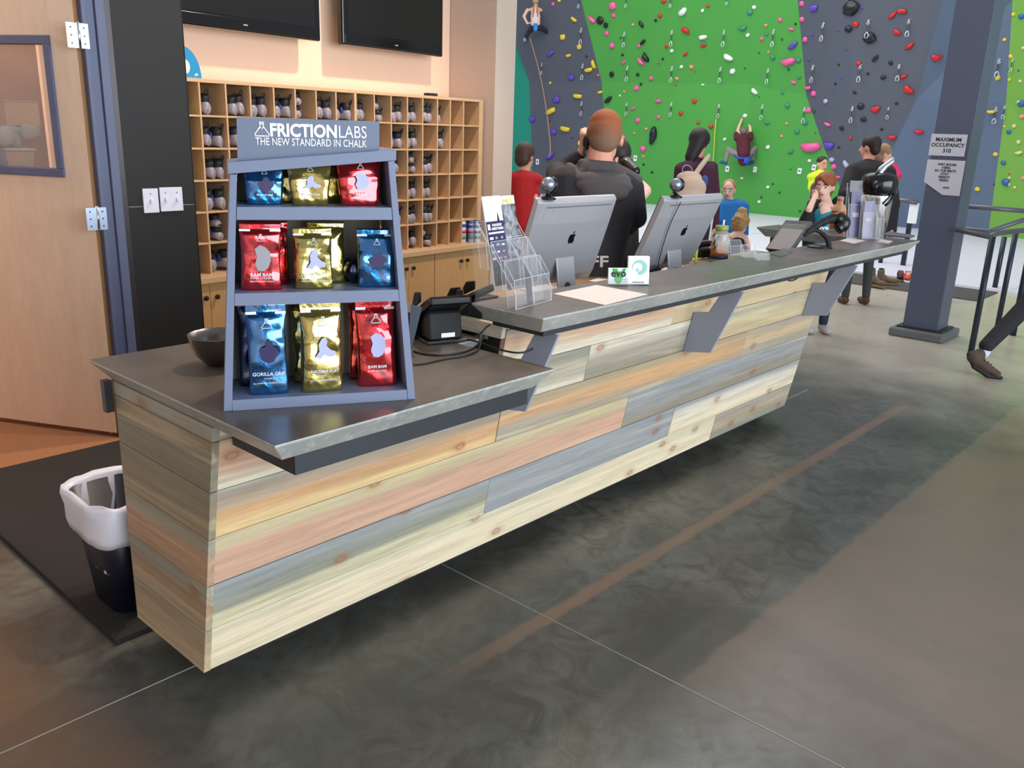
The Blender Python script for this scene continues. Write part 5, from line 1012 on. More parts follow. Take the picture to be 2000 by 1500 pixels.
obj('green_lid', lathe([(r_*.74, h_*.93), (r_*.76, h_*.94), (r_*.76, h_*1.05), (r_*.7, h_*1.06)], jr, 28), plain('lime_lid', (150, 172, 84), .4, bump=0), ja, True)
obj('straw', tube([jr.p(.01, 0, h_*1.0), jr.p(.016, 0, h_*1.22)], .006, 8), WHITE, ja, True)
jl = Fr(jr.p(0, 0, 0), rt); obj('orange_label', lathe([(r_+.0008, h_*.22), (r_+.0008, h_*.5)], jl, 28), plain('label_orange', (196, 120, 66), .5, var=.4, sc=40, bump=0), ja, True)
obj('dark_label_base', lathe([(r_+.0012, h_*.1), (r_+.0012, h_*.22)], jl, 28), plain('label_navy', (46, 50, 66), .5, bump=0), ja, True)
bm = B()
for i in range(7): a = rnd.uniform(3.4, 4.2); z = h_*(.40+.07*i*.9); cone(jl.p((r_+.001)*math.cos(a), (r_+.001)*math.sin(a), z), jl.p((r_+.001)*math.cos(a+.3), (r_+.001)*math.sin(a+.3), z+.02), .006, .001, bm)
obj('leaf_print', bm, plain('leaf_print', (58, 74, 60), .5, bump=0), ja)
mq = [P(1350, 478, 5.5), P(1386, 480, 5.6), P(1388, 418, 5.6), P(1356, 428, 5.5)]
mo = thing('monitor', 'black computer monitor with a pale edge, seen between the silver computer and the jar', 'monitor', (mq[0].x, mq[0].y, ZW))
mf = Fr(mq[0], mq[1]-mq[0], (0, 0, 1)); mw = (mq[1]-mq[0]).length
obj('screen_body', mf.box(-.12, mw-.02, 0, .03, -.02, .22), BLACK, mo, bevel=.003); obj('pale_edge', mf.box(mw-.0195, mw-.004, .0, .03, -.02, .20), plain('pale_edge', (206, 210, 214), .4, bump=0), mo)
obj('monitor_leg', box(mq[0].x, mq[0].x+.05, mq[0].y, mq[0].y+.04, 0, mq[0].z-.021), BLACKM, mo)
# odds and ends by the right computer
wl = thing('wire_clutter', 'tangle of black adapters and wires under the right computer', 'cable', tuple(onz(1290, 530, ZW))); bm = B(); q0 = onz(1288, 531, ZW+.01)
for i in range(9): tube([q0+V((rnd.uniform(-.06, .06), rnd.uniform(-.03, .05), rnd.uniform(0, .06))) for _ in range(5)], .003, 6, bm, 2)
obj('wires', bm, BLACKM, wl, True); obj('adapter', Fr(onz(1268, 540, ZW+.004), rt).box(0, .05, 0, .04, 0, .055), plain('teal_black_adapter', (26, 52, 66), .3), wl, bevel=.006)
# ---------------------------------------------------------------- shoes on the entrance mat
def boot(q, yaw, c, sole, lab, tall, L_=.28, nm='boot', hc=None):
    f = Fr(q, (math.cos(R(yaw)), math.sin(R(yaw)), 0)); t_ = thing(nm, lab, 'shoe', tuple(q), 'shoes left on the entrance mat')
    m_ = plain(nm+'_upper_%d' % c[0], c, .8, var=.25, sc=30, bump=.2)
    obj('sole', loft(Fr(f.p(0, 0, 0), f.x), [(L_*.5, .046, 0), (L_*.5, .048, .02), (L_*.47, .044, .028)], True, None, 28, 2.6), sole, t_, True)
    blob('upper', [('E', f.p(.06, 0, .055), (.075, .042, .034), f), ('E', f.p(-.06, 0, .07), (.065, .04, .05), f), ('C', f.p(-.075, 0, .08), f.p(-.08, 0, tall), .043, .045)], m_, t_, .009, 2)
    obj('collar_opening', lathe([(.036, 0), (.036, .003)], Fr(f.p(-.08, 0, tall+.040), f.x), 16), BLACKM, t_)
    bm = B()
    for i in range(4): tube([f.p(.0+.02*i-.02, -.024, .115-.012*i), f.p(.0+.02*i-.02, .024, .115-.012*i)], .004, 6, bm)
    obj('laces', bm, hc or plain('tan_lace', (170, 150, 120), .8, bump=0), t_); return t_
TS = plain('tan_sole', (120, 96, 72), .7); WS = plain('white_sole', (220, 216, 210), .6)
boot(onz(1710, 560, .0125), 250, (98, 82, 66), TS, 'brown lace-up ankle boot standing on the entrance mat, left of its pair', .17)
boot(onz(1731, 556, .0125), 300, (112, 94, 74), TS, 'brown ankle boot leaning outward on the entrance mat, right of its pair', .15)
boot(onz(1757, 548, .0125), 200, (40, 36, 40), TS, 'dark low sneaker with orange top on the entrance mat, left of its pair', .07, .27, 'sneaker', plain('orange_lace', (220, 84, 50), .7, bump=0))
boot(onz(1771, 550, .0125), 200, (206, 74, 44), WS, 'orange and black sneaker beside the column on the entrance mat', .075, .27, 'sneaker', WHITE)
# ---------------------------------------------------------------- people
SKIN = plain('skin', (222, 158, 132), .5, var=.05, bump=.03, Subsurface_Weight=.08); SKINP = plain('skin_pale', (232, 184, 164), .5, var=.04, bump=.03, Subsurface_Weight=.08)
LIP = plain('lips', (180, 96, 92), .5, bump=0); EYE = plain('eye_dark', (42, 34, 32), .3, bump=0); EYW = plain('eye_white', (226, 222, 218), .4, bump=0)
def cloth(n, c): return plain(n, c, .85, var=.1, sc=8, bump=.25, bsc=120)
def hairm(n, c): return plain(n, c, .6, var=.35, sc=40, bump=.5, bsc=130)
def legs(gx, gy, f, hipz, mat, shoem, par, spread=.10, stride=0, zf=0, vox=.016):
    """trousers and shoes standing on the ground at gx, gy; f faces the way the person faces (y forward)"""
    pr = []; k = hipz
    for s_ in (-1, 1):
        hip = f.p(s_*.09, 0, hipz); kn = f.p(s_*spread, .02+stride*s_*.5, zf+(hipz-zf)*.53); an = f.p(s_*(spread+.01), -.02+stride*s_, zf+.09)
        pr += [('C', hip, kn, .085, .06), ('C', kn, an, .06, .045)]
    pr.append(('E', f.p(0, 0, hipz+.02), (.165, .11, .10), f)); blob('trousers', pr, mat, par, vox, 4)
    for s_ in (-1, 1):
        c = f.p(s_*(spread+.01), .03+stride*s_, zf+.035); blob('shoe', [('E', f.p(s_*(spread+.01), .07+stride*s_, zf+.036), (.045, .085, .034), f), ('E', f.p(s_*(spread+.01), -.03+stride*s_, zf+.045), (.04, .055, .043), f)], shoem, par, .012, 2)
def hand(a, dirn, side, mat_list, s_=1):
    """palm, four unequal bent fingers and a thumb; a = wrist, dirn = pointing, side = thumb side"""
    d = V(dirn).normalized(); t = (V(side)-d*V(side).dot(d)).normalized(); n = d.cross(t); pr = [('C', a, a+d*.085*s_, .024*s_, .03*s_)]
    for i, (l, off) in enumerate([(.068, .027), (.076, .009), (.070, -.009), (.054, -.026)]):
        b = a+d*.088*s_+t*off*s_; m_ = b+(d*.85+n*.35)*l*.5*s_; e_ = m_+(d*.5+n*.8)*l*.5*s_; pr += [('C', b, m_, .0095*s_, .0088*s_), ('C', m_, e_, .0088*s_, .0075*s_)]
    b = a+d*.03*s_+t*.026*s_; m_ = b+(t*.7+d*.6)*.035*s_; pr += [('C', b, m_, .012*s_, .0105*s_), ('C', m_, m_+(d*.9+n*.4+t*.1)*.03*s_, .0105*s_, .009*s_)]
    return pr
def arm(*p): return [('C', a, b, .034, .03) for a, b in zip(p, p[1:])]
def head(c, f, s_=1.0, skin=None):
    """skull, jaw, nose, ears for a head at c whose face looks along f.y"""
    def q(x, y, z): return V(c)+(f.x*x+f.y*y+f.z*z)*s_
    def r(*a): return tuple(x*s_ for x in a)
    pr = [('E', q(0, -.008, .022), r(.074, .092, .092), f), ('E', q(0, .028, -.045), r(.056, .062, .065), f), ('E', q(0, .052, -.083), r(.030, .030, .026), f),
          ('C', q(0, .088, .0), q(0, .106, -.028), .010*s_, .014*s_), ('E', q(-.076, -.005, -.012), r(.010, .020, .030), f), ('E', q(.076, -.005, -.012), r(.010, .020, .030), f)]
    return pr
def face(c, f, par, s_=1.0, lip=LIP):
    def q(x, y, z): return V(c)+(f.x*x+f.y*y+f.z*z)*s_
    for sx in (-1, 1):
        obj('eye', ball(q(sx*.032, .080, .004), (.014*s_, .008*s_, .0075*s_), None, f, 12), EYW, par, True); obj('pupil', ball(q(sx*.032, .0865, .004), (.006*s_, .003*s_, .006*s_), None, f, 10), EYE, par, True)
        obj('eyebrow', tube([q(sx*.016, .090, .024), q(sx*.034, .090, .030), q(sx*.052, .078, .025)], .0042*s_, 6), EYE, par, True)
    obj('mouth', ball(q(0, .088, -.058), (.022*s_, .007*s_, .008*s_), None, f, 12), lip, par, True)
def nrm(f, yaw, tilt=0):
    """frame turned about z by yaw degrees and nodding forward by tilt"""
    y = f.y*math.cos(R(yaw))+f.x*math.sin(R(yaw)); x = y.cross(V((0, 0, 1))).normalized(); z = (V((0, 0, 1))*math.cos(R(tilt))+y*math.sin(R(tilt))).normalized(); return Fr((0, 0, 0), x, z)
# view aligned ground frame: y away from the viewer
VF = Fr((0, 0, 0), (math.sin(YAW), -math.cos(YAW), 0))
def person(lab, foot): return thing('person', lab, 'person', tuple(foot))
# --- staff member behind the counter, back to us, phone at the left ear
d = 4.55; H_ = P(1181, 264, d); fp = P(1168, 400, d+.03); par = person('person in a dark hooded jacket with STAFF on the back, phone at the left ear', (fp.x, fp.y, .0))
hf_ = nrm(VF, 8, 14); s_ = 1.2
body = head(H_+V((0, 0, -.012)), hf_, s_)+arm(P(1165, 350, d), P(1100, 352, d), P(1086, 338, d+.13), P(1116, 318, d+.12))+arm(P(1165, 350, d), P(1232, 372, d), P(1243, 425, d+.05), P(1228, 436, d+.15))+[('C', P(1174, 290, d), P(1168, 345, d), .070, .085), ('E', P(1168, 352, d), (.15, .08, .05))]
body += [('C', P(1116, 318, d+.12), P(1138, 296, d+.08), .034, .027)]+hand(P(1137, 297, d+.08), P(1143, 262, d+.06)-P(1137, 297, d+.08), rt, 0, .95)
body += hand(P(1222, 452, d+.22), P(1214, 470, d+.30)-P(1222, 452, d+.22), -rt, 0, .95)+[('C', P(1228, 436, d+.15), P(1222, 454, d+.22), .034, .026)]
blob('body', body, SKIN, par, .0085, 3)
t = NT('cropped_ginger_hair'); v = t.coord(); sp = t.n('ShaderNodeSeparateXYZ'); t.l(v, sp.inputs[0]); mr = t.n('ShaderNodeMapRange'); t.l(t.math('ADD', sp.outputs[2], t.math('MULTIPLY', t.math('SUBTRACT', t.noise(v, 18, 3), .5), .06)), mr.inputs[0])
mr.inputs[1].default_value = H_.z-.03; mr.inputs[2].default_value = H_.z+.075
gc = t.mix(mr.outputs[0], lin((136, 106, 86)), lin((172, 92, 46))); gc = t.mix(t.math('MULTIPLY', t.noise(v, 160, 3), .5), gc, lin((96, 62, 44))); t.set(gc, .75); t.bump(t.noise(v, 260, 2), .5, .004)
blob('short_hair', [('E', H_+hf_.y*-.016+hf_.z*.004, (.0955, .110, .098), hf_), ('E', H_-hf_.y*.055+hf_.z*-.038, (.078, .064, .072), hf_), ('E', H_+hf_.y*-.006+hf_.z*.046, (.090, .110, .088), hf_)], t.m, par, .007, 4)
JK = cloth('dark_jacket', (42, 40, 44)); JH = cloth('charcoal_hood', (82, 76, 76))
blob('jacket', [('E', P(1160, 372, d), (.235, .12, .10)), ('C', P(1112, 362, d), P(1122, 470, d), .11, .13), ('C', P(1212, 368, d), P(1182, 470, d), .105, .13), ('C', P(1160, 400, d), P(1158, 548, d-.01), .16, .16), ('C', P(1130, 480, d), P(1128, 560, d), .14, .14), ('C', P(1180, 480, d), P(1172, 560, d), .12, .13),
                ('C', P(1097, 358, d), P(1088, 338, d+.12), .085, .065), ('C', P(1088, 338, d+.13), P(1128, 306, d+.10), .062, .042),
                ('C', P(1232, 374, d), P(1243, 425, d+.05), .082, .06), ('C', P(1243, 425, d+.05), P(1227, 446, d+.17), .058, .043)], JK, par, .011, 5)
bm = B()
hoodo = blob('hood', [('E', P(1176, 350, d-.075), (.155, .085, .045)), ('E', P(1180, 364, d-.10), (.155, .065, .05)), ('E', P(1182, 378, d-.115), (.125, .05, .045)), ('C', P(1112, 328, d-.02), P(1136, 352, d-.08), .032, .04), ('C', P(1138, 320, d-.06), P(1200, 326, d-.06), .03, .03), ('C', P(1200, 326, d-.06), P(1244, 352, d-.03), .03, .034)], JH, par, .009, 4)
obj('phone', Fr(P(1146, 278, d+.02), rt*.2+fw, V((0, 0, 1))+rt*.08).box(-.035, .035, -.006, .006, -.07, .07), BLACK, par, bevel=.004)
blob('headset_cup', [('E', P(1146, 277, d+.0), (.022, .03, .042))], BLACKM, par, .007, 1)
jf_ = Fr(P(1136, 512, d-.215), rt); text('STAFF', jf_, .078, plain('pale_print', (206, 196, 190), .6, bump=0), par, bold=.0018, width=.27)
legs(fp.x, fp.y, Fr((fp.x, fp.y, 0), -VF.x, (0, 0, 1)) if False else Fr((fp.x, fp.y, .022), VF.x), .93, cloth('black_trousers', (24, 24, 28)), BLACKM, par)
# --- person beyond with dark hair and a bare arm raised, hidden behind the staff member
d = 5.6; H_ = P(1207, 308, d); fp = P(1215, 400, d); par = person('dark haired person with a camera at the face, mostly hidden behind the staff member', (fp.x, fp.y, 0)); hf_ = nrm(VF, 190, 5)
blob('body', head(H_, hf_, .98)+[('C', P(1207, 325, d), P(1207, 350, d), .05, .06), ('C', P(1238, 352, d), P(1260, 372, d-.05), .045, .042), ('C', P(1260, 374, d-.05), P(1246, 392, d-.2), .042, .034)]+hand(P(1246, 392, d-.2), V((0, 0, 1))-rt*.3, -fw, 0, .9), SKINP, par, .011, 3)
blob('hair', [('E', H_+hf_.z*.03-hf_.y*.012, (.086, .10, .095), hf_), ('E', H_-hf_.z*.06-hf_.y*.02, (.075, .07, .09), hf_)], hairm('dark_brown_hair', (36, 26, 24)), par, .009, 2)
blob('camera_body', [('E', P(1222, 318, d-.1), (.05, .05, .04)), ('C', P(1226, 320, d-.12), P(1240, 334, d-.2), .034, .036)], BLACK, par, .009, 1)
blob('top', [('E', P(1207, 365, d), (.20, .11, .09)), ('C', P(1207, 370, d), P(1207, 500, d), .14, .15), ('C', P(1232, 352, d), P(1240, 358, d), .06, .055)], cloth('black_top', (26, 25, 28)), par, .014, 4)
legs(0, 0, Fr((fp.x, fp.y, 0), -VF.x), .9, cloth('grey_trousers', (60, 60, 66)), BLACKM, par)
# --- person in red at the left
d = 8.8; H_ = P(1026, 304, d); fp = P(1024, 400, d); par = person('person in a red shirt with short brown hair at the taupe wall corner', (fp.x, fp.y, 0)); hf_ = nrm(VF, 35, 4)
blob('body', head(H_, hf_, 1.15)+[('C', H_-V((0, 0, .06)), P(1024, 338, d), .06, .07), ('C', P(1044, 372, d), P(1046, 400, d-.1), .04, .035)]+arm(P(1024, 345, d), P(1040, 350, d), P(1044, 372, d))+hand(P(1046, 400, d-.1), V((0, 0, -1)), -fw, 0, 1), SKIN, par, .013, 3)
blob('hair', [('E', H_+hf_.z*.03-hf_.y*.014, (.10, .116, .11), hf_), ('E', H_-hf_.z*.035-hf_.y*.055, (.085, .07, .085), hf_)], hairm('brown_hair', (74, 48, 34)), par, .012, 2)
blob('shirt', [('E', P(1024, 350, d), (.20, .12, .09)), ('C', P(1022, 360, d), P(1022, 440, d), .15, .15), ('C', P(1040, 350, d), P(1047, 378, d-.02), .06, .05), ('C', P(1008, 350, d), P(1002, 378, d), .06, .05)], cloth('red_shirt', (186, 24, 26)), par, .015, 4)
legs(0, 0, Fr((fp.x, fp.y, 0), VF.x), .92, cloth('blue_jeans', (50, 60, 86)), BLACKM, par)
# --- woman with backpack, purple top
d = 8.6; H_ = P(1366, 277, d); fp = P(1357, 400, d); par = person('person in a plum top with long dark hair and a cream backpack', (fp.x, fp.y, 0)); hf_ = nrm(VF, 25, 6)
blob('body', head(H_+V((0, 0, .0)), hf_, 1.12)+[('C', H_-V((0, 0, .06)), P(1362, 318, d), .055, .065), ('C', P(1396, 448, d-.05), P(1388, 462, d-.1), .03, .028)]+arm(P(1362, 322, d), P(1388, 332, d), P(1397, 385, d), P(1396, 448, d-.05))+hand(P(1388, 462, d-.1), V((-.3, 0, -1)), -fw, 0, 1), SKIN, par, .013, 3)
blob('hair', [('E', H_+hf_.z*.03-hf_.y*.014, (.108, .118, .110), hf_), ('C', H_-hf_.y*.05, P(1350, 306, d-.03), .095, .065), ('C', P(1350, 306, d-.03), P(1346, 322, d-.05), .045, .03)], hairm('near_black_hair', (34, 24, 24)), par, .012, 2)
blob('top', [('E', P(1358, 330, d), (.215, .12, .09)), ('C', P(1344, 340, d), P(1352, 440, d), .14, .14), ('C', P(1372, 340, d), P(1368, 440, d), .14, .14), ('C', P(1390, 328, d), P(1397, 385, d), .07, .055), ('C', P(1397, 385, d), P(1397, 442, d-.05), .058, .042), ('C', P(1328, 332, d), P(1322, 385, d), .065, .05), ('C', P(1362, 314, d), P(1360, 326, d), .062, .08)], cloth('plum_top', (70, 28, 52)), par, .014, 4)
legs(0, 0, Fr((fp.x, fp.y, 0), VF.x), .95, cloth('black_trousers', (24, 24, 28)), BLACKM, par)
bk = P(1352, 370, d-.22); pk = thing('backpack', 'cream backpack with a blue side pocket worn by the person in plum', 'backpack', tuple(bk)); CRM = cloth('cream_canvas', (206, 178, 156))
blob('pack', [('E', P(1346, 348, d-.20), (.13, .07, .07)), ('E', P(1350, 368, d-.22), (.15, .085, .12)), ('E', P(1350, 385, d-.22), (.15, .085, .09))], CRM, pk, .012, 3)
blob('side_pocket', [('E', P(1376, 354, d-.20), (.035, .05, .06)), ('E', P(1370, 374, d-.20), (.04, .05, .09))], cloth('blue_pocket', (58, 92, 150)), pk, .011, 2)
obj('shoulder_strap', tube([P(1357, 342, d-.16), P(1368, 326, d-.14), P(1380, 310, d-.09), P(1383, 304, d)], .026, 8, sm=1), CRM, pk, True)
obj('haul_loop', tube([P(1334, 338, d-.22), P(1332, 328, d-.24), P(1341, 321, d-.24), P(1351, 327, d-.24), P(1353, 338, d-.22)], .005, 6, sm=1), plain('pale_tube', (170, 160, 190), .4, bump=0), pk, True)
# --- woman in blue facing us
d = 9.9; H_ = P(1423, 371, d); fp = P(1432, 420, d); par = person('blonde person in a bright blue top facing the counter', (fp.x, fp.y, 0)); hf_ = nrm(VF, 200, 6)
blob('body', head(H_, hf_, 1.0)+[('C', H_-V((0, 0, .06)), P(1428, 398, d), .045, .052), ('E', P(1428, 400, d-.02), (.07, .05, .05))], SKINP, par, .011, 3); face(H_, hf_, par)
blob('hair', [('E', H_+hf_.z*.035-hf_.y*.022, (.083, .09, .088), hf_), ('E', H_-hf_.y*.06-hf_.z*.02, (.07, .05, .07), hf_)], hairm('dark_blonde_hair', (168, 128, 84)), par, .011, 2)
blob('top', [('E', P(1430, 402, d+.02), (.205, .11, .08)), ('C', P(1420, 410, d+.02), P(1422, 450, d), .13, .14), ('C', P(1442, 410, d+.02), P(1440, 450, d), .13, .14), ('C', P(1408, 403, d), P(1404, 432, d-.06), .06, .052), ('C', P(1450, 403, d), P(1454, 432, d-.03), .06, .052)], cloth('bright_blue_top', (22, 106, 176)), par, .014, 4)
legs(0, 0, Fr((fp.x, fp.y, 0), -VF.x), .62, cloth('dark_leggings', (32, 34, 44)), BLACKM, par)
# --- child with a bun
d = 9.0; H_ = P(1447, 437, d); fp = P(1440, 470, d); par = person('child with a curly blonde bun and bare shoulder, back turned', (fp.x, fp.y, 0)); hf_ = nrm(VF, 45, 14)
blob('body', head(H_, hf_, .9)+[('C', H_-V((0, 0, .05)), P(1440, 462, d), .04, .05), ('E', P(1436, 464, d), (.12, .07, .05)), ('C', P(1440, 462, d), P(1440, 480, d), .075, .08), ('C', P(1420, 462, d), P(1416, 482, d-.05), .035, .03), ('C', P(1455, 464, d), P(1462, 480, d-.08), .035, .028)]+hand(P(1462, 480, d-.08), V((.3, 0, -.6)), -fw, 0, .75)+hand(P(1416, 482, d-.05), V((-.2, 0, -1)), -fw, 0, .75), SKINP, par, .011, 3)
o = blob('curly_hair', [('E', H_+hf_.z*.03-hf_.y*.015, (.088, .098, .092), hf_), ('E', H_+hf_.z*.125-hf_.y*.03, (.05, .05, .042), hf_), ('E', H_-hf_.z*.02-hf_.y*.045, (.085, .06, .07), hf_)], hairm('curly_blonde_hair', (178, 138, 88)), par, .010, 1)
tx = bpy.data.textures.new('curls', 'CLOUDS'); tx.noise_scale = .03; m_ = o.modifiers.new('curls', 'DISPLACE'); m_.texture = tx; m_.strength = .03
blob('vest', [('C', P(1438, 478, d), P(1438, 520, d), .10, .11), ('C', P(1426, 464, d), P(1428, 480, d), .024, .03), ('C', P(1448, 464, d), P(1446, 480, d), .024, .03)], cloth('black_vest', (24, 24, 28)), par, .012, 3)
legs(0, 0, Fr((fp.x, fp.y, 0), VF.x), .48, cloth('black_leggings', (26, 26, 30)), BLACKM, par, .07)
# --- red haired person in a teal shirt, hand at the face
d = 7.5; H_ = P(1611, 364, d); fp = P(1606, 430, d); par = person('person with short red hair, teal shirt and black jacket, one hand at the nose', (fp.x, fp.y, 0)); hf_ = nrm(VF, 214, 6)
blob('body', head(H_, hf_, 1.02)+[('C', H_-V((0, 0, .06)), P(1614, 398, d), .046, .055), ('E', P(1612, 404, d-.02), (.07, .05, .05)), ('C', P(1580, 410, d-.22), P(1588, 392, d-.18), .032, .026)]+arm(P(1612, 405, d), P(1588, 408, d+.02), P(1562, 450, d-.10), P(1580, 410, d-.22))+arm(P(1612, 405, d), P(1648, 408, d), P(1660, 455, d-.05), P(1640, 470, d-.2))+hand(P(1588, 393, d-.18), P(1597, 372, d-.10)-P(1588, 393, d-.18), fw, 0, .95)+hand(P(1640, 470, d-.2), V((-.5, -.3, -.2)), -fw, 0, .95), SKINP, par, .010, 3); face(H_, hf_, par, 1.02)
blob('hair', [('E', H_+hf_.z*.04-hf_.y*.022, (.092, .098, .088), hf_), ('E', H_-hf_.y*.055-hf_.z*.015, (.078, .055, .075), hf_), ('C', H_+hf_.z*.075+hf_.y*.05+hf_.x*.02, H_+hf_.z*.03+hf_.y*.082-hf_.x*.05, .028, .016), ('C', H_+hf_.z*.06+hf_.x*.07, H_-hf_.z*.03+hf_.x*.082-hf_.y*.01, .025, .016)], hairm('copper_hair', (142, 76, 38)), par, .009, 2)
blob('teal_shirt', [('E', P(1612, 425, d-.03), (.115, .09, .10)), ('C', P(1612, 430, d-.02), P(1608, 500, d), .12, .13)], cloth('teal_shirt', (24, 140, 158)), par, .012, 3)
obj('neckline', ball(P(1612, 411, d-.11), (.052, .02, .05), None, CF, 16), SKINP, par, True)
text('give', Fr(P(1606, 445, d-.165), rt), .05, WHITE, par, bold=.001, width=.11)
blob('jacket', [('C', P(1640, 398, d+.03), P(1650, 425, d+.02), .075, .07), ('C', P(1590, 402, d+.03), P(1583, 430, d+.02), .07, .07), ('C', P(1646, 420, d), P(1640, 500, d+.02), .09, .10), ('C', P(1580, 425, d), P(1586, 500, d+.02), .065, .09), ('C', P(1585, 412, d+.02), P(1562, 450, d-.10), .065, .055), ('C', P(1562, 450, d-.10), P(1578, 416, d-.2), .055, .042), ('C', P(1652, 415, d), P(1660, 455, d-.05), .06, .05), ('C', P(1660, 455, d-.05), P(1644, 470, d-.18), .05, .04)], cloth('black_jacket', (28, 27, 30)), par, .012, 4)
legs(0, 0, Fr((fp.x+.02, fp.y-.05, 0), -VF.x), .86, cloth('navy_jeans', (34, 40, 62)), plain('grey_sneaker', (176, 168, 172), .6, var=.4, sc=60), par, .07)
# --- man in yellow at the wall
d = 13.6; H_ = P(1606, 321, d); fp = P(1600, 400, d); par = person('person in a neon yellow T-shirt standing at the green wall', (fp.x, fp.y, .03)); hf_ = nrm(VF, 165, 6)
blob('body', head(H_, hf_, 1.05)+[('C', H_-V((0, 0, .06)), P(1602, 340, d), .05, .06), ('C', P(1586, 355, d), P(1590, 385, d-.1), .045, .035)]+arm(P(1602, 340, d), P(1588, 346, d), P(1586, 358, d))+hand(P(1590, 385, d-.1), V((.2, 0, -1)), -fw, 0, 1), SKIN, par, .014, 3); face(H_, hf_, par, 1.05)
blob('hair', [('E', H_+hf_.z*.05-hf_.y*.02, (.086, .095, .075), hf_)], hairm('black_hair', (22, 20, 22)), par, .012, 2)
blob('shirt', [('E', P(1600, 346, d), (.20, .12, .09)), ('C', P(1600, 350, d), P(1600, 420, d), .15, .15), ('C', P(1588, 346, d), P(1585, 366, d), .07, .065), ('C', P(1614, 346, d), P(1618, 366, d), .07, .065)], cloth('neon_yellow_shirt', (206, 228, 40)), par, .016, 4)
legs(0, 0, Fr((fp.x, fp.y, .03), -VF.x), .92, cloth('grey_shorts', (70, 72, 80)), BLACKM, par)
# --- man in black holding a child in pink
d = 8.9; H_ = P(1699, 287, d); fp = P(1684, 480, d+.1); par = person('dark haired person in a black jacket carrying a child, back turned', (fp.x, fp.y, 0)); hf_ = nrm(VF, -42, 4)
blob('body', head(H_, hf_, 1.03)+[('C', H_-V((0, 0, .06)), P(1696, 318, d), .055, .062), ('C', P(1740, 452, d-.08), P(1740, 462, d-.1), .03, .028)]+arm(P(1697, 325, d), P(1735, 342, d), P(1745, 400, d), P(1741, 452, d-.08))+hand(P(1740, 462, d-.1), V((0, 0, -1)), -fw, 0, 1), SKIN, par, .012, 3)
blob('hair', [('E', H_+hf_.z*.035-hf_.y*.018, (.088, .102, .09), hf_), ('E', H_-hf_.y*.06-hf_.z*.02, (.07, .05, .07), hf_)], hairm('dark_brown_short_hair', (44, 30, 24)), par, .011, 2)
blob('jacket', [('E', P(1700, 332, d), (.25, .13, .10)), ('C', P(1690, 345, d), P(1695, 440, d), .16, .16), ('C', P(1722, 345, d), P(1715, 440, d), .15, .15), ('C', P(1665, 336, d), P(1648, 380, d-.1), .085, .065), ('C', P(1648, 380, d-.1), P(1672, 372, d-.25), .062, .05), ('C', P(1735, 340, d), P(1745, 400, d), .085, .07), ('C', P(1745, 400, d), P(1742, 452, d-.06), .066, .05), ('C', P(1695, 322, d), P(1695, 330, d), .075, .10)], cloth('charcoal_jacket', (38, 36, 38)), par, .014, 4)
legs(0, 0, Fr((fp.x, fp.y, 0), VF.x), .92, cloth('grey_green_jeans', (62, 68, 66)), plain('brown_leather_shoe', (86, 48, 32), .5), par, .10)
d = 8.9; H_ = P(1727, 300, d+.22); par = thing('person', 'small child in a ribbed pink jacket held over the shoulder of the person in black', 'person', tuple(P(1737, 340, d+.2))); hf_ = nrm(VF, 100, 10)
blob('body', head(H_, hf_, .82)+[('C', H_-V((0, 0, .05)), P(1730, 318, d+.2), .038, .045), ('C', P(1748, 345, d+.05), P(1740, 352, d-.03), .026, .024), ('C', P(1730, 318, d+.2), P(1742, 326, d+.2), .03, .03), ('C', P(1742, 326, d+.2), P(1754, 343, d+.08), .03, .028), ('C', P(1754, 343, d+.08), P(1748, 345, d+.05), .028, .026)]+hand(P(1741, 351, d-.03), -rt, fw, 0, .6), SKINP, par, .011, 3)
blob('hair', [('E', H_+hf_.z*.03-hf_.y*.015, (.072, .082, .076), hf_), ('E', H_-hf_.y*.04-hf_.z*.04, (.06, .05, .07), hf_)], hairm('light_brown_hair', (158, 124, 92)), par, .010, 2)
blob('trousers', [('C', P(1722, 365, d+.28), P(1715, 400, d+.3), .06, .05)], cloth('child_leggings', (70, 72, 96)), par, .012, 2)
bm_ = [('E', P(1736, 333, d+.18), (.12, .09, .07)), ('C', P(1730, 335, d+.22), P(1726, 368, d+.26), .085, .085), ('C', P(1745, 328, d+.16), P(1754, 343, d+.08), .048, .042), ('C', P(1754, 343, d+.08), P(1746, 350, d+.0), .042, .035)]
blob('pink_jacket', bm_, cloth('hot_pink_jacket', (218, 34, 96)), par, .011, 3)
# --- climbers on the wall
p0, n0 = hit(1450, 262); d = (p0-CAM).dot(fw)-.28; par = thing('person', 'climber in a maroon T-shirt hanging crouched on the green wall, seen from behind', 'person', tuple(P(1452, 285, d))); H_ = P(1452, 258, d); hf_ = nrm(VF, 0, -8)
blob('body', head(H_, hf_, .98)+[('C', H_-V((0, 0, .06)), P(1451, 270, d), .055, .065), ('C', P(1438, 268, d+.02), P(1443, 248, d+.12), .048, .036), ('C', P(1443, 248, d+.12), P(1450, 231, d+.20), .036, .028), ('C', P(1466, 268, d+.02), P(1465, 248, d+.12), .048, .036), ('C', P(1465, 248, d+.12), P(1459, 231, d+.20), .036, .028)]
     +hand(P(1451, 231, d+.2), rt*.3+V((0, 0, 1)), rt, 0, .9)+hand(P(1459, 231, d+.2), -rt*.3+V((0, 0, 1)), -rt, 0, .9), SKINP, par, .014, 3)
blob('cropped_hair', [('E', H_+hf_.z*.026-hf_.y*.012, (.082, .094, .086), hf_)], plain('grey_buzz', (120, 108, 102), .8), par, .012, 1)
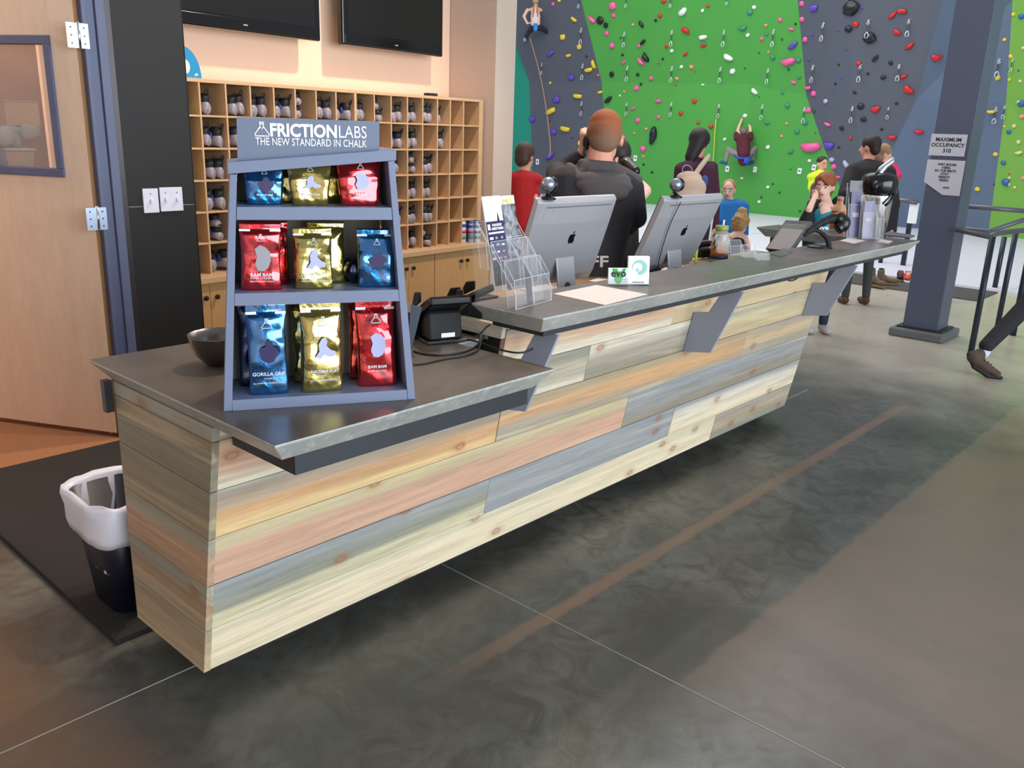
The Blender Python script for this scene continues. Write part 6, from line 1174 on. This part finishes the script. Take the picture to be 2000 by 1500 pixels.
blob('shirt', [('E', P(1452, 269, d), (.19, .10, .07)), ('C', P(1452, 276, d), P(1452, 300, d-.03), .165, .15), ('C', P(1452, 300, d-.03), P(1452, 314, d-.03), .14, .12), ('C', P(1438, 270, d), P(1438, 262, d+.05), .065, .06), ('C', P(1466, 270, d), P(1466, 262, d+.05), .065, .06)], cloth('maroon_shirt', (86, 26, 44)), par, .016, 4)
blob('trousers', [('E', P(1452, 306, d), (.17, .12, .08)), ('C', P(1444, 305, d), P(1423, 292, d+.14), .085, .068), ('C', P(1423, 292, d+.14), P(1417, 315, d+.20), .064, .05), ('C', P(1460, 305, d), P(1474, 290, d+.14), .085, .068), ('C', P(1474, 290, d+.14), P(1468, 314, d+.20), .064, .05)], cloth('khaki_grey_trousers', (136, 128, 122)), par, .015, 4)
hb_ = obj('harness_belt', tube([P(1434, 303, d-.02), P(1440, 308, d-.13), P(1452, 310, d-.18), P(1464, 308, d-.13), P(1471, 303, d-.02)], .024, 8, sm=1), cloth('harness_blue', (50, 76, 176)), par, True)
blob('chalk_bag', [('E', P(1458, 314, d-.20), (.06, .045, .075))], cloth('royal_blue', (40, 80, 206)), par, .012, 2)
blob('climbing_shoe', [('E', P(1411, 317, d+.2), (.075, .05, .04)), ('E', P(1417, 318, d+.2), (.05, .05, .045))], cloth('teal_shoe', (30, 96, 118)), par, .011, 1)
blob('climbing_shoe', [('E', P(1463, 320, d+.15), (.075, .05, .04)), ('E', P(1470, 317, d+.18), (.05, .05, .045))], cloth('teal_shoe', (30, 96, 118)), par, .011, 1)
p0, n0 = hit(1042, 40); d = (p0-CAM).dot(fw)-.28; par = thing('person', 'girl with blonde braids and a blue chalk bag climbing the slate wall on the left', 'person', tuple(P(1043, 45, d))); H_ = P(1047, 4, d); hf_ = nrm(VF, 15, -5)
blob('body', head(H_, hf_, 1.0)+[('C', H_-V((0, 0, .06)), P(1046, 16, d), .05, .06), ('E', P(1046, 19, d), (.17, .09, .06)), ('C', P(1046, 22, d), P(1046, 44, d), .13, .11), ('C', P(1030, 20, d), P(1023, 32, d+.05), .05, .042), ('C', P(1023, 32, d+.05), P(1030, 46, d-.06), .04, .03), ('C', P(1060, 20, d), P(1064, 8, d+.15), .048, .04), ('C', P(1064, 8, d+.15), P(1062, 24, d+.24), .038, .03)]+hand(P(1030, 45, d-.06), rt, -fw, 0, .8)+hand(P(1062, 24, d+.22), fw, rt, 0, .8), SKINP, par, .014, 3)
blob('hair', [('E', H_+hf_.z*.03-hf_.y*.015, (.088, .10, .095), hf_)], hairm('ash_blonde_hair', (190, 150, 104)), par, .012, 1)
for u0, u1 in ((1043, 1041), (1050, 1050)): obj('braid', tube([P(u0, 10, d-.10), P(u0-1, 20, d-.13), P(u1, 33, d-.13)], [.022, .02, .012], 8, sm=1), hairm('ash_blonde_hair', (170, 124, 84)), par, True)
blob('tank_top', [('C', P(1046, 34, d-.02), P(1046, 48, d-.02), .135, .125)], cloth('white_tank', (224, 200, 196)), par, .014, 2)
blob('leggings', [('E', P(1047, 53, d), (.16, .12, .09)), ('C', P(1040, 54, d), P(1032, 64, d+.14), .08, .062), ('C', P(1032, 64, d+.14), P(1026, 76, d+.16), .06, .045), ('C', P(1056, 54, d), P(1069, 62, d+.14), .08, .062), ('C', P(1069, 62, d+.14), P(1075, 72, d+.18), .056, .045)], cloth('dark_leggings', (32, 34, 44)), par, .015, 3)
blob('climbing_shoe', [('E', P(1074, 71, d+.18), (.04, .05, .07))], cloth('grey_shoe', (130, 140, 146)), par, .012, 1); blob('climbing_shoe', [('E', P(1025, 78, d+.16), (.05, .05, .06))], cloth('grey_shoe', (130, 140, 146)), par, .012, 1)
blob('chalk_bag', [('C', P(1046, 50, d-.2), P(1046, 57, d-.2), .065, .06)], cloth('sky_blue_bag', (52, 130, 208)), par, .012, 2)
# --- striding leg at the right edge of the picture
q = onz(1945, 738, 0); fp = V((q.x, q.y, 0)); d = (q-CAM).dot(fw); par = person('person in black trousers and brown hiking shoes striding out of the picture on the right', (fp.x+.35, fp.y-.4, 0))
TR = cloth('black_work_trousers', (26, 26, 32)); HS = plain('brown_hiking_shoe', (74, 56, 46), .8, var=.3, sc=40, bump=.3)
kn = P(2012, 590, d+.05); an = P(1926, 682, d)
hp_ = kn+V((.05, -.12, .46)); front_k = hp_+V((.42, -.30, -.40)); front_a = V((front_k.x+.16, front_k.y-.12, .10))
blob('trousers', [('C', hp_, kn, .10, .075), ('C', kn, an+V((0, 0, .03)), .075, .058), ('C', hp_+V((.08, -.12, 0)), front_k, .10, .07), ('C', front_k, front_a, .07, .05), ('E', hp_+V((.04, -.06, .04)), (.16, .16, .12), VF)], TR, par, .014, 4)
blob('sock', [('C', P(1921, 690, d), P(1926, 682, d), .042, .043)], plain('pale_sock', (190, 196, 216), .8), par, .01, 1)
blob('hiking_shoe', [('E', P(1902, 697, d), (.05, .05, .05)), ('C', P(1903, 702, d), P(1925, 716, d-.02), .042, .045), ('C', P(1925, 716, d-.02), P(1948, 731, d-.04), .042, .028), ('E', P(1914, 692, d), (.045, .045, .045))], HS, par, .009, 2)
blob('shoe_sole', [('C', P(1893, 692, d), P(1903, 716, d), .020, .022), ('C', P(1903, 716, d), P(1928, 732, d-.02), .022, .022), ('C', P(1928, 734, d-.02), P(1955, 738, d-.04), .018, .016)], BLACKM, par, .009, 1)
bm = B(); [tube([P(1925+6*i, 706+4.5*i, d-.06), P(1930+6*i, 702+4.5*i, d-.045)], .004, 6, bm) for i in range(4)]; obj('laces', bm, plain('tan_lace', (170, 150, 120), .8, bump=0), par)
f2_ = Fr((front_a.x, front_a.y, 0), V((.6, .8, 0))); blob('hiking_shoe', [('E', f2_.p(0, -.07, .045), (.05, .10, .04), f2_), ('E', f2_.p(0, .03, .055), (.045, .06, .05), f2_)], HS, par, .012, 2)
blob('jacket', [('C', hp_+V((.02, -.04, .12)), hp_+V((.12, -.10, .55)), .17, .19), ('E', hp_+V((.12, -.10, .60)), (.24, .14, .10), VF), ('C', hp_+V((.28, -.2, .58)), hp_+V((.1, -.42, .25)), .07, .05), ('C', hp_+V((-.02, .08, .58)), hp_+V((.2, .2, .28)), .07, .05)], cloth('navy_jacket', (40, 46, 66)), par, .02, 3)
Hh = hp_+V((.16, -.12, .86)); hf_ = nrm(VF, 60, 4); blob('body', head(Hh, hf_, 1.03)+[('C', Hh-V((0, 0, .06)), hp_+V((.13, -.1, .62)), .055, .06)]+arm(hp_+V((.12, -.1, .62)), hp_+V((.28, -.2, .58)), hp_+V((.1, -.42, .25)))+arm(hp_+V((.12, -.1, .62)), hp_+V((-.02, .08, .58)), hp_+V((.2, .2, .28)))+hand(hp_+V((.1, -.42, .25)), V((.2, -.2, -1)), fw, 0, 1)+hand(hp_+V((.2, .2, .28)), V((.2, 0, -1)), fw, 0, 1), SKIN, par, .012, 2)
blob('hair', [('E', Hh+hf_.z*.03-hf_.y*.015, (.086, .10, .094), hf_)], hairm('brown_hair', (74, 48, 34)), par, .012, 1)
